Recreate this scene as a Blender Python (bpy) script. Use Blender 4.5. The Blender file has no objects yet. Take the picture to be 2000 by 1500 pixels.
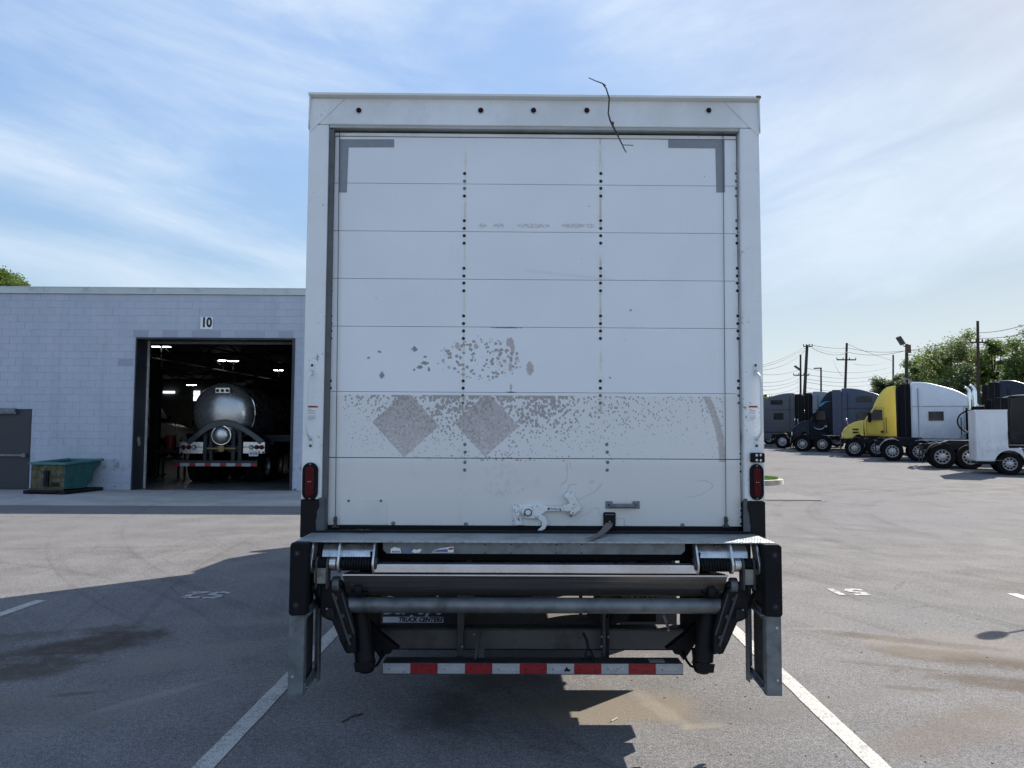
import bpy, bmesh, math, random
from mathutils import Vector, Matrix
R_ = math.radians
rnd = random.Random(7)
SC = bpy.context.scene
COL = SC.collection

# ------------------------------------------------------------ camera, sky, sun, exposure
CAM = Vector((0.0, 0.0, 1.62))
CROT = Matrix.Rotation(R_(-0.55), 3, 'Z') @ Matrix.Rotation(R_(90 + 3.51), 3, 'X') @ Matrix.Rotation(R_(0.29), 3, 'Z')
cd = bpy.data.cameras.new('camera'); cam = bpy.data.objects.new('camera', cd); COL.objects.link(cam)
cam.matrix_world = Matrix.Translation(CAM) @ CROT.to_4x4()
cd.sensor_width = 36.0; cd.lens = 27.0; cd.clip_start = 0.05; cd.clip_end = 6000
SC.camera = cam

KX, KY = 1.09, 1.05                       # metres of shadow per metre of height, to the left and to the viewer
SUN_DIR = Vector((KX, KY, 1.0)).normalized()
sl = bpy.data.lights.new('sun', 'SUN'); sl.energy = 2.8; sl.angle = R_(0.53); sl.color = (1.0, 0.925, 0.83)
sun = bpy.data.objects.new('sun', sl); COL.objects.link(sun)
sun.rotation_mode = 'QUATERNION'; sun.rotation_quaternion = SUN_DIR.to_track_quat('Z', 'Y'); sun.location = (20, 20, 30)

world = bpy.data.worlds.new('World'); SC.world = world; world.use_nodes = True
SKY_STRENGTH = 0.098
EXPOSURE = 1.80
def build_world():
    nt = world.node_tree; nt.nodes.clear()
    N = lambda t, **k: _n(nt, t, **k)
    out = N('ShaderNodeOutputWorld'); bg = N('ShaderNodeBackground'); bg.inputs[1].default_value = SKY_STRENGTH
    sky = N('ShaderNodeTexSky'); sky.sky_type = 'NISHITA'; sky.sun_disc = False
    sky.sun_elevation = math.asin(SUN_DIR.z); sky.sun_rotation = math.atan2(SUN_DIR.x, SUN_DIR.y)
    sky.altitude = 50; sky.air_density = 1.25; sky.dust_density = 0.9; sky.ozone_density = 2.2
    # the thin veil of high cloud levels the sky out: its glow is held down, its tint kept
    rgb = N('ShaderNodeRGBToBW'); nt.links.new(sky.outputs[0], rgb.inputs[0])
    def math0(op, a, b):
        n = N('ShaderNodeMath'); n.operation = op
        for i, q in enumerate((a, b)):
            if hasattr(q, 'links'): nt.links.new(q, n.inputs[i])
            else: n.inputs[i].default_value = q
        return n.outputs[0]
    fac = math0('DIVIDE', 1.30, math0('ADD', 1.0, math0('MULTIPLY', rgb.outputs[0], 0.535)))
    vm = N('ShaderNodeVectorMath'); vm.operation = 'SCALE'; nt.links.new(sky.outputs[0], vm.inputs[0]); nt.links.new(fac, vm.inputs['Scale'])
    vt = N('ShaderNodeVectorMath'); vt.operation = 'MULTIPLY'; nt.links.new(vm.outputs[0], vt.inputs[0]); vt.inputs[1].default_value = (0.88, 0.955, 1.06); skyc = vt.outputs[0]
    tc = N('ShaderNodeTexCoord'); sp = N('ShaderNodeSeparateXYZ'); nt.links.new(tc.outputs['Generated'], sp.inputs[0])
    def math_(op, a, b=None, c=None):
        n = N('ShaderNodeMath'); n.operation = op
        for i, q in enumerate((a, b, c)):
            if q is None: continue
            if hasattr(q, 'links'): nt.links.new(q, n.inputs[i])
            else: n.inputs[i].default_value = q
        return n.outputs[0]
    X_, Y_, Z_ = sp.outputs
    # cirrus drawn out in long shallow bands that dip toward the middle of the view
    ab = math_('SQRT', math_('ADD', math_('MULTIPLY', X_, X_), 0.012))
    E_ = math_('SUBTRACT', Z_, math_('MULTIPLY', ab, 0.24))
    def layer(a, b, off, scale, det, rough, dist, lo, hi, bias=None):
        cb = N('ShaderNodeCombineXYZ'); nt.links.new(math_('MULTIPLY', X_, a), cb.inputs[0]); nt.links.new(math_('ADD', math_('MULTIPLY', Y_, a), off), cb.inputs[1]); nt.links.new(math_('MULTIPLY', E_, b), cb.inputs[2])
        nz = N('ShaderNodeTexNoise'); nt.links.new(cb.outputs[0], nz.inputs['Vector'])
        nz.inputs['Scale'].default_value = scale; nz.inputs['Detail'].default_value = det; nz.inputs['Roughness'].default_value = rough; nz.inputs['Distortion'].default_value = dist
        src = nz.outputs[0] if bias is None else math_('ADD', nz.outputs[0], bias)
        mr = N('ShaderNodeMapRange'); mr.interpolation_type = 'SMOOTHSTEP'; nt.links.new(src, mr.inputs[0]); mr.inputs[1].default_value = lo; mr.inputs[2].default_value = hi
        return mr.outputs[0]
    def blob(x, z, rx, rz, k):          # where the broad cloud banks lie
        a = math_('DIVIDE', math_('SUBTRACT', X_, x), rx); b = math_('DIVIDE', math_('SUBTRACT', Z_, z), rz)
        d = math_('SQRT', math_('ADD', math_('MULTIPLY', a, a), math_('MULTIPLY', b, b)))
        mr = N('ShaderNodeMapRange'); mr.interpolation_type = 'SMOOTHSTEP'; nt.links.new(d, mr.inputs[0]); mr.inputs[1].default_value = 0.0; mr.inputs[2].default_value = 1.0; mr.inputs[3].default_value = k; mr.inputs[4].default_value = 0.0
        return mr.outputs[0]
    def line(z0, w, k, x0=-0.7, x1=-0.1, sl=0.24):
        d = math_('ABSOLUTE', math_('SUBTRACT', math_('ADD', Z_, math_('MULTIPLY', X_, sl)), z0))
        mr = N('ShaderNodeMapRange'); mr.interpolation_type = 'SMOOTHSTEP'; nt.links.new(d, mr.inputs[0]); mr.inputs[1].default_value = 0.0; mr.inputs[2].default_value = w; mr.inputs[3].default_value = k; mr.inputs[4].default_value = 0.0
        m2 = N('ShaderNodeMapRange'); m2.interpolation_type = 'SMOOTHSTEP'; nt.links.new(X_, m2.inputs[0]); m2.inputs[1].default_value = 0.0; m2.inputs[2].default_value = -0.12; m2.inputs[3].default_value = 0.0; m2.inputs[4].default_value = 1.0
        return math_('MULTIPLY', mr.outputs[0], m2.outputs[0])
    bias = math_('ADD', blob(0.46, 0.285, 0.34, 0.15, 0.22), line(0.148, 0.05, 0.12))
    bias = math_('ADD', bias, line(0.135, 0.05, 0.17, sl=0.11))
    bias = math_('ADD', bias, blob(-0.20, 0.50, 0.45, 0.16, 0.13))
    bias = math_('SUBTRACT', bias, blob(0.40, 0.12, 0.25, 0.045, 0.12))
    thin = layer(1.5, 6.0, 3.1, 1.15, 9, 0.58, 0.5, 0.40, 0.74, bias)
    fine = layer(3.0, 9.0, 21.7, 2.0, 8, 0.62, 0.9, 0.28, 0.72)
    c1 = math_('MULTIPLY', thin, math_('ADD', math_('MULTIPLY', fine, 0.40), 0.60))
    cl = math_('ADD', 0.08, math_('MULTIPLY', c1, 0.68))
    hz = N('ShaderNodeMapRange'); nt.links.new(sp.outputs[2], hz.inputs[0]); hz.inputs[1].default_value = 0.22; hz.inputs[2].default_value = 0.0; hz.inputs[3].default_value = 0.0; hz.inputs[4].default_value = 0.92
    cl2 = math_('MAXIMUM', math_('MULTIPLY', cl, 1.0), hz.outputs[0])
    mx = N('ShaderNodeMix'); mx.data_type = 'RGBA'; nt.links.new(cl2, mx.inputs[0]); nt.links.new(skyc, mx.inputs[6]); mx.inputs[7].default_value = (2.45, 2.76, 3.10, 1)
    nt.links.new(mx.outputs[2], bg.inputs[0]); nt.links.new(bg.outputs[0], out.inputs[0])
def _n(nt, t, **k):
    n = nt.nodes.new(t)
    for a, b in k.items(): setattr(n, a, b)
    return n
build_world()
SC.view_settings.view_transform = 'Standard'; SC.view_settings.look = 'None'
SC.view_settings.exposure = EXPOSURE; SC.view_settings.gamma = 1.0
try: SC.view_settings.use_curve_mapping = False
except Exception: pass
SC.render.engine = 'CYCLES'
SC.cycles.use_denoising = True
SC.cycles.max_bounces = 6; SC.cycles.diffuse_bounces = 3; SC.cycles.glossy_bounces = 3; SC.cycles.transparent_max_bounces = 8
SC.cycles.caustics_reflective = False; SC.cycles.caustics_refractive = False
SC.cycles.sample_clamp_indirect = 6.0

# ------------------------------------------------------------ measuring: photo pixel -> point of the place
def ray(px, py): return CROT @ Vector(((px - 1000) / 1500, -(py - 750) / 1500, -1.0))
def P(px, py, Y):
    d = ray(px, py); t = (Y - CAM.y) / d.y; return CAM + d * t
def G(px, py, z=0.0):
    d = ray(px, py); t = (z - CAM.z) / d.z; return CAM + d * t
def smooth(t): t = max(0.0, min(1.0, t)); return t * t * (3 - 2 * t)
def ground_z(x, y):                     # the lot climbs gently toward the row of parked tractors
    return 0.015 * max(0.0, min(y, 110) - 20.0) * smooth((x - 1.0) / 6.0)

# ------------------------------------------------------------ mesh builder
class MB:
    def __init__(s): s.v = []; s.f = []
    def add(s, vs, fs):
        o = len(s.v); s.v += [tuple(v) for v in vs]; s.f += [tuple(i + o for i in f) for f in fs]; return s
    def box(s, x0, x1, y0, y1, z0, z1):
        vs = [(x, y, z) for x in (x0, x1) for y in (y0, y1) for z in (z0, z1)]
        return s.add(vs, [(0, 1, 3, 2), (4, 6, 7, 5), (0, 4, 5, 1), (2, 3, 7, 6), (0, 2, 6, 4), (1, 5, 7, 3)])
    def obox(s, c, size, R=None):
        c = Vector(c); R = R or Matrix.Identity(3)
        vs = [c + R @ Vector((x * size[0] / 2, y * size[1] / 2, z * size[2] / 2)) for x in (-1, 1) for y in (-1, 1) for z in (-1, 1)]
        return s.add(vs, [(0, 1, 3, 2), (4, 6, 7, 5), (0, 4, 5, 1), (2, 3, 7, 6), (0, 2, 6, 4), (1, 5, 7, 3)])
    def beam(s, p0, p1, w, h, up=(0, 0, 1)):
        p0 = Vector(p0); p1 = Vector(p1); d = (p1 - p0); L = d.length; d.normalize()
        a = d.cross(Vector(up));
        if a.length < 1e-4: a = d.cross(Vector((1, 0, 0)))
        a.normalize(); b = a.cross(d)
        R = Matrix((d, a, b)).transposed()
        return s.obox((p0 + p1) / 2, (L, w, h), R)
    def cyl(s, p0, p1, r, n=16, r2=None, cap=True):
        p0 = Vector(p0); p1 = Vector(p1); r2 = r if r2 is None else r2
        d = (p1 - p0).normalized(); a = d.orthogonal().normalized(); b = d.cross(a)
        vs = []
        for p, q in ((p0, r), (p1, r2)):
            for i in range(n):
                t = 2 * math.pi * i / n; vs.append(p + (a * math.cos(t) + b * math.sin(t)) * q)
        fs = [(i, (i + 1) % n, n + (i + 1) % n, n + i) for i in range(n)]
        if cap: fs += [tuple(range(n - 1, -1, -1)), tuple(range(n, 2 * n))]
        return s.add(vs, fs)
    def tube(s, pts, r, n=8, radii=None):
        pts = [Vector(p) for p in pts]; m = len(pts); vs = []; prev = None
        for k, p in enumerate(pts):
            d = (pts[min(k + 1, m - 1)] - pts[max(k - 1, 0)]).normalized()
            if prev is None: a = d.orthogonal().normalized()
            else:
                a = prev - d * prev.dot(d)
                a = a.normalized() if a.length > 1e-5 else d.orthogonal().normalized()
            prev = a; b = d.cross(a); q = radii[k] if radii else r
            for i in range(n):
                t = 2 * math.pi * i / n; vs.append(p + (a * math.cos(t) + b * math.sin(t)) * q)
        fs = [(k * n + i, k * n + (i + 1) % n, (k + 1) * n + (i + 1) % n, (k + 1) * n + i) for k in range(m - 1) for i in range(n)]
        fs += [tuple(range(n - 1, -1, -1)), tuple(range((m - 1) * n, m * n))]
        return s.add(vs, fs)
    def prism(s, poly, axis, a0, a1):
        def c(p, a):
            return {'x': (a, p[0], p[1]), 'y': (p[0], a, p[1]), 'z': (p[0], p[1], a)}[axis]
        n = len(poly); vs = [c(p, a0) for p in poly] + [c(p, a1) for p in poly]
        return s.add(vs, [(i, (i + 1) % n, n + (i + 1) % n, n + i) for i in range(n)] + [tuple(range(n - 1, -1, -1)), tuple(range(n, 2 * n))])
    def lathe(s, prof, o, ax, n=24):            # prof: (radius, distance along the axis)
        o = Vector(o); d = Vector(ax).normalized(); a = d.orthogonal().normalized(); b = d.cross(a); vs = []
        for (r, t) in prof:
            for i in range(n):
                q = 2 * math.pi * i / n; vs.append(o + d * t + (a * math.cos(q) + b * math.sin(q)) * max(r, 1e-5))
        fs = [(k * n + i, k * n + (i + 1) % n, (k + 1) * n + (i + 1) % n, (k + 1) * n + i) for k in range(len(prof) - 1) for i in range(n)]
        return s.add(vs, fs)
    def ball(s, c, r, sc=(1, 1, 1), n=12, m=8):
        c = Vector(c); vs = []
        for j in range(1, m):
            t = math.pi * j / m
            for i in range(n):
                q = 2 * math.pi * i / n; vs.append(c + Vector((math.sin(t) * math.cos(q) * sc[0], math.sin(t) * math.sin(q) * sc[1], math.cos(t) * sc[2])) * r)
        vs += [c + Vector((0, 0, r * sc[2])), c - Vector((0, 0, r * sc[2]))]; T = len(vs) - 2
        fs = [(j * n + i, j * n + (i + 1) % n, (j + 1) * n + (i + 1) % n, (j + 1) * n + i) for j in range(m - 2) for i in range(n)]
        fs += [(T, (i + 1) % n, i) for i in range(n)] + [(T + 1, (m - 2) * n + i, (m - 2) * n + (i + 1) % n) for i in range(n)]
        return s.add(vs, fs)
    def quad(s, a, b, c, d): return s.add([a, b, c, d], [(0, 1, 2, 3)])
    def mesh(s, name, mat, off=(0, 0, 0), ang=35, recalc=True):
        me = bpy.data.meshes.new(name); o = Vector(off)
        me.from_pydata([tuple(Vector(v) - o) for v in s.v], [], s.f)
        if recalc:
            bm = bmesh.new(); bm.from_mesh(me); bmesh.ops.recalc_face_normals(bm, faces=bm.faces); bm.to_mesh(me); bm.free()
        me.polygons.foreach_set('use_smooth', [True] * len(me.polygons)); me.set_sharp_from_angle(angle=R_(ang))
        if mat: me.materials.append(mat)
        return me
    def build(s, name, mat, parent=None, bevel=0, ang=35, seg=2, recalc=True):
        return put(s.mesh(name, mat, wloc(parent), ang, recalc), name, parent, bevel, seg)
def wloc(o):
    v = Vector((0, 0, 0))
    while o is not None: v += o.location; o = o.parent
    return v
def put(me, name, parent=None, bevel=0, seg=2, loc=None, rot=None, scale=None):
    o = bpy.data.objects.new(name, me); COL.objects.link(o)
    if parent is not None: o.parent = parent
    if loc is not None: o.location = loc
    if rot is not None: o.rotation_euler = rot
    if scale is not None: o.scale = scale
    if bevel:
        b = o.modifiers.new('bevel', 'BEVEL'); b.width = bevel; b.segments = seg; b.limit_method = 'ANGLE'; b.angle_limit = R_(40); b.use_clamp_overlap = True
    return o
def thing(name, label, cat, loc=(0, 0, 0), rz=0, group=None):
    o = bpy.data.objects.new(name, None); COL.objects.link(o); o.empty_display_size = 0.1
    o.location = loc; o.rotation_euler = (0, 0, rz); o['label'] = label; o['category'] = cat
    if group: o['group'] = group
    return o
def tag(o, label, cat, group=None, kind=None):
    o['label'] = label; o['category'] = cat
    if group: o['group'] = group
    if kind: o['kind'] = kind
    return o
def struct(o): o['kind'] = 'structure'; return o
def text_mesh(txt, size, mat, extrude=0.0006, bold=0.0, shear=0.0, align='CENTER', spacing=1.0):
    cu = bpy.data.curves.new('txt', 'FONT'); cu.body = txt; cu.size = size; cu.extrude = extrude; cu.offset = bold; cu.shear = shear
    cu.align_x = align; cu.align_y = 'CENTER'; cu.space_character = spacing; cu.resolution_u = 3
    ob = bpy.data.objects.new('txt', cu); COL.objects.link(ob)
    dg = bpy.context.evaluated_depsgraph_get(); dg.update()
    me = bpy.data.meshes.new_from_object(ob.evaluated_get(dg)); bpy.data.objects.remove(ob); bpy.data.curves.remove(cu)
    me.materials.clear(); me.materials.append(mat); return me
FACE = (math.pi / 2, 0, 0)      # turns lettering to face the viewer side (-Y)

# ------------------------------------------------------------ shader building
class S:
    def __init__(s, T, k): s.T = T; s.k = k
    def _m(s, op, o=None, o2=None, cl=False):
        n = s.T.nt.nodes.new('ShaderNodeMath'); n.operation = op; n.use_clamp = cl
        for i, q in enumerate((s, o, o2)):
            if q is None: continue
            if isinstance(q, S): s.T.nt.links.new(q.k, n.inputs[i])
            else: n.inputs[i].default_value = q
        return S(s.T, n.outputs[0])
    def __add__(s, o): return s._m('ADD', o)
    def __radd__(s, o): return s._m('ADD', o)
    def __sub__(s, o): return s._m('SUBTRACT', o)
    def __rsub__(s, o): return (s * -1.0) + o
    def __mul__(s, o): return s._m('MULTIPLY', o)
    def __rmul__(s, o): return s._m('MULTIPLY', o)
    def __truediv__(s, o): return s._m('DIVIDE', o)
    def abs(s): return s._m('ABSOLUTE')
    def sqrt(s): return s._m('SQRT')
    def sin(s): return s._m('SINE')
    def min(s, o): return s._m('MINIMUM', o)
    def max(s, o): return s._m('MAXIMUM', o)
    def lt(s, o): return s._m('LESS_THAN', o)
    def gt(s, o): return s._m('GREATER_THAN', o)
    def step(s, a, b, lo=0.0, hi=1.0):
        n = s.T.nt.nodes.new('ShaderNodeMapRange'); n.interpolation_type = 'SMOOTHSTEP' if a < b else 'LINEAR'
        s.T.nt.links.new(s.k, n.inputs[0])
        for i, q in ((1, a), (2, b), (3, lo), (4, hi)):
            if isinstance(q, S): s.T.nt.links.new(q.k, n.inputs[i])
            else: n.inputs[i].default_value = q
        return S(s.T, n.outputs[0])
class T:
    def __init__(s, nt): s.nt = nt; s._tc = None; s._g = None
    def n(s, t): return s.nt.nodes.new(t)
    def obj(s):
        if not s._tc: s._tc = s.n('ShaderNodeTexCoord')
        return s._tc.outputs['Object']
    def pos(s):
        if not s._g: s._g = s.n('ShaderNodeNewGeometry')
        return s._g.outputs['Position']
    def rand(s): return S(s, s.n('ShaderNodeObjectInfo').outputs['Random'])
    def sep(s, v=None):
        q = s.n('ShaderNodeSeparateXYZ'); s.nt.links.new(v or s.obj(), q.inputs[0]); return [S(s, o) for o in q.outputs]
    def comb(s, x, y, z):
        q = s.n('ShaderNodeCombineXYZ')
        for i, o in enumerate((x, y, z)):
            if isinstance(o, S): s.nt.links.new(o.k, q.inputs[i])
            else: q.inputs[i].default_value = o
        return q.outputs[0]
    def noise(s, scale, det=3, vec=None, rough=0.55, dist=0.0, sc=None):
        q = s.n('ShaderNodeTexNoise'); v = vec or s.obj()
        if sc:
            m = s.n('ShaderNodeMapping'); m.inputs['Scale'].default_value = sc; s.nt.links.new(v, m.inputs[0]); v = m.outputs[0]
        s.nt.links.new(v, q.inputs['Vector']); q.inputs['Scale'].default_value = scale; q.inputs['Detail'].default_value = det
        q.inputs['Roughness'].default_value = rough; q.inputs['Distortion'].default_value = dist
        return S(s, q.outputs[0])
    def vor(s, scale, vec=None, sc=None, feature='F1', rnd=1.0):
        q = s.n('ShaderNodeTexVoronoi'); q.feature = feature; v = vec or s.obj()
        if sc:
            m = s.n('ShaderNodeMapping'); m.inputs['Scale'].default_value = sc; s.nt.links.new(v, m.inputs[0]); v = m.outputs[0]
        s.nt.links.new(v, q.inputs['Vector']); q.inputs['Scale'].default_value = scale; q.inputs['Randomness'].default_value = rnd
        return S(s, q.outputs['Distance']), q.outputs.get('Color')
    def mix(s, f, a, b):
        q = s.n('ShaderNodeMix'); q.data_type = 'RGBA'
        for i, o in ((0, f), (6, a), (7, b)):
            if isinstance(o, S): o = o.k
            if hasattr(o, 'links'): s.nt.links.new(o, q.inputs[i])
            elif i == 0: q.inputs[0].default_value = o
            else: q.inputs[i].default_value = (*o[:3], 1)
        return q.outputs[2]
    def scale(s, col, f):                    # colour times a scalar
        q = s.n('ShaderNodeMix'); q.data_type = 'RGBA'; q.blend_type = 'MULTIPLY'; q.inputs[0].default_value = 1.0
        if hasattr(col, 'links'): s.nt.links.new(col, q.inputs[6])
        else: q.inputs[6].default_value = (*col[:3], 1)
        c = s.n('ShaderNodeCombineColor')
        for i in range(3): s.nt.links.new(f.k, c.inputs[i])
        s.nt.links.new(c.outputs[0], q.inputs[7]); return q.outputs[2]
    def bump(s, h, strength=0.3, dist=0.01, nrm=None):
        q = s.n('ShaderNodeBump'); q.inputs['Strength'].default_value = strength; q.inputs['Distance'].default_value = dist
        s.nt.links.new(h.k, q.inputs['Height'])
        if nrm: s.nt.links.new(nrm, q.inputs['Normal'])
        return q.outputs[0]
def mat(name, fn):
    m = bpy.data.materials.new(name); m.use_nodes = True; nt = m.node_tree; bs = nt.nodes['Principled BSDF']; t = T(nt)
    for k, v in fn(t).items():
        inp = bs.inputs[{'c': 'Base Color', 'r': 'Roughness', 'm': 'Metallic', 'n': 'Normal', 'e': 'Emission Color', 'es': 'Emission Strength', 'sp': 'Specular IOR Level', 'cc': 'Coat Weight', 'ccr': 'Coat Roughness', 'tr': 'Transmission Weight', 'a': 'Alpha'}[k]]
        if isinstance(v, S): v = v.k
        if hasattr(v, 'links'): nt.links.new(v, inp)
        elif isinstance(v, (tuple, list)): inp.default_value = (*v[:3], 1)
        else: inp.default_value = v
    return m
def simple(name, c, r=0.5, m=0.0, var=0.18, ns=6.0, bump=0.0, bs=60.0, dirt=None, dsc=3.0, dlo=0.5, dhi=0.72, sp=0.5, cc=0.0, pos=False):
    def f(t):
        v = t.pos() if pos else t.obj()
        a = t.noise(ns, 4, v); col = t.scale(c, a.step(0.25, 0.75, 1 - var, 1 + var)); rr = a * 0.25 + (r - 0.12)
        if dirt:
            d = t.noise(dsc, 7, v, 0.65); d = d.step(dlo, dhi); col = t.mix(d * 0.8, col, dirt); rr = rr + d * 0.15
        o = dict(c=col, r=rr, m=m, sp=sp)
        if cc: o['cc'] = cc; o['ccr'] = 0.08
        if bump: o['n'] = t.bump(t.noise(bs, 4, v), bump, 0.003)
        return o
    return mat(name, f)
MAT = {}
def ms(name, *a, **k): MAT[name] = simple(name, *a, **k); return MAT[name]

ms('white_paint', (0.70, 0.73, 0.73), 0.35, var=0.03, dirt=(0.5, 0.5, 0.47), dsc=5, dlo=0.62, dhi=0.95)
ms('clean_white', (0.78, 0.79, 0.80), 0.3, var=0.04)
ms('black_paint', (0.005, 0.006, 0.008), 0.5, var=0.3, dirt=(0.018, 0.018, 0.018), dsc=9, dlo=0.6, dhi=0.85, sp=0.2)
ms('black_rubber', (0.006, 0.007, 0.009), 0.7, var=0.3, bump=0.3, bs=80, dirt=(0.02, 0.02, 0.021), dsc=12, dlo=0.55, dhi=0.8, sp=0.18)
ms('tyre_rubber', (0.008, 0.008, 0.009), 0.8, var=0.3, bump=0.2, bs=40, sp=0.15)
ms('galv', (0.165, 0.19, 0.205), 0.5, 0.45, var=0.22, ns=14, bump=0.12, bs=90, dirt=(0.10, 0.105, 0.11), dsc=11, dlo=0.48, dhi=0.75)
ms('galv_dark', (0.055, 0.06, 0.065), 0.55, 0.3, var=0.3, ns=9, bump=0.2, bs=70, dirt=(0.05, 0.045, 0.04), dsc=7, dlo=0.42, dhi=0.7)
ms('bright_zinc', (0.62, 0.63, 0.62), 0.30, 0.85, var=0.18, ns=18, bump=0.08, bs=60, dirt=(0.30, 0.29, 0.27), dsc=16, dlo=0.52, dhi=0.8)
ms('aluminium', (0.66, 0.68, 0.72), 0.28, 0.9, var=0.08, ns=8, dirt=(0.34, 0.33, 0.32), dsc=9, dlo=0.6, dhi=0.85)
ms('dark_steel', (0.010, 0.011, 0.014), 0.55, 0.2, var=0.35, ns=12, bump=0.2, bs=60, sp=0.25, dirt=(0.03, 0.025, 0.02), dsc=8, dlo=0.55, dhi=0.8)
ms('red_tape', (0.26, 0.010, 0.018), 0.3, var=0.12, ns=30, dirt=(0.10, 0.03, 0.03), dsc=20, dlo=0.62, dhi=0.75)
ms('white_tape', (0.38, 0.40, 0.43), 0.3, var=0.08, ns=30, dirt=(0.20, 0.20, 0.20), dsc=30, dlo=0.60, dhi=0.72)
ms('tape_print', (0.55, 0.57, 0.60), 0.25, var=0.05)
ms('tape_print_red', (0.34, 0.03, 0.035), 0.25, var=0.05)
ms('grey_tape', (0.235, 0.26, 0.285), 0.45, var=0.07, ns=20)
ms('lens_red', (0.10, 0.004, 0.010), 0.4, var=0.2, ns=60, sp=0.15)
ms('lens_dark_red', (0.05, 0.006, 0.008), 0.4, var=0.2, ns=60, sp=0.15)
ms('orange_print', (0.55, 0.12, 0.03), 0.4)
ms('black_print', (0.02, 0.02, 0.022), 0.5)
ms('white_print', (0.78, 0.80, 0.82), 0.4, var=0.05)
ms('blue_print', (0.10, 0.14, 0.30), 0.4, var=0.2)
ms('rust', (0.17, 0.10, 0.055), 0.85, var=0.4, ns=30)
ms('strap_web', (0.13, 0.115, 0.10), 0.9, var=0.2, bump=0.5, bs=200)
ms('twig', (0.055, 0.045, 0.035), 0.9, var=0.3, ns=60)
ms('leaf_litter', (0.07, 0.12, 0.025), 0.7, var=0.5, ns=60)
ms('void', (0.008, 0.009, 0.011), 0.8)
ms('glass_dark', (0.02, 0.024, 0.03), 0.06, var=0.1, cc=0.5)
ms('chrome', (0.80, 0.81, 0.82), 0.12, 1.0, var=0.05)
ms('wood_pole', (0.045, 0.034, 0.027), 0.9, var=0.35, ns=3, bump=0.4, bs=30)
ms('wire', (0.02, 0.02, 0.022), 0.6)
def _chipped(t):
    n = t.noise(95, 4, rough=0.65); e = t.noise(22, 5); d = (n * 0.55 + e * 0.45).step(0.585, 0.60)
    c = t.mix(d, t.scale((0.74, 0.76, 0.76), t.noise(9, 3).step(0.2, 0.8, 0.85, 1.05)), (0.03, 0.028, 0.028))
    return dict(c=c, r=d * 0.3 + 0.3, n=t.bump(1.0 - d, 0.5, 0.002))
MAT['chipped_white'] = mat('chipped_white', _chipped)
def _plate(t):                                     # tread plate: crossed raised lozenges
    x, y, z = t.sep(); k = 44.0
    a = ((x + y) * k); b = ((x - y) * k)
    u = (a * 3.14159).sin(); v = (b * 3.14159).sin()
    h = (u.step(0.55, 0.9) * v.abs().step(0.9, 0.2)).max(v.step(0.55, 0.9) * u.abs().step(0.9, 0.2))
    n = t.noise(5, 6, rough=0.65)
    c = t.mix(n.step(0.40, 0.72), (0.44, 0.48, 0.50), (0.26, 0.28, 0.29)); c = t.scale(c, h * 0.4 + 0.8)
    return dict(c=c, m=0.45, r=n * 0.3 + 0.28, n=t.bump(h, 0.9, 0.003))
MAT['tread_plate'] = mat('tread_plate', _plate)
def emis(name, c, s): MAT[name] = mat(name, lambda t: dict(c=(0, 0, 0), e=c, es=s))
emis('lamp_glow', (1.0, 0.97, 0.90), 8.0); emis('window_glow', (0.9, 0.95, 1.0), 0.55)
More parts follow.
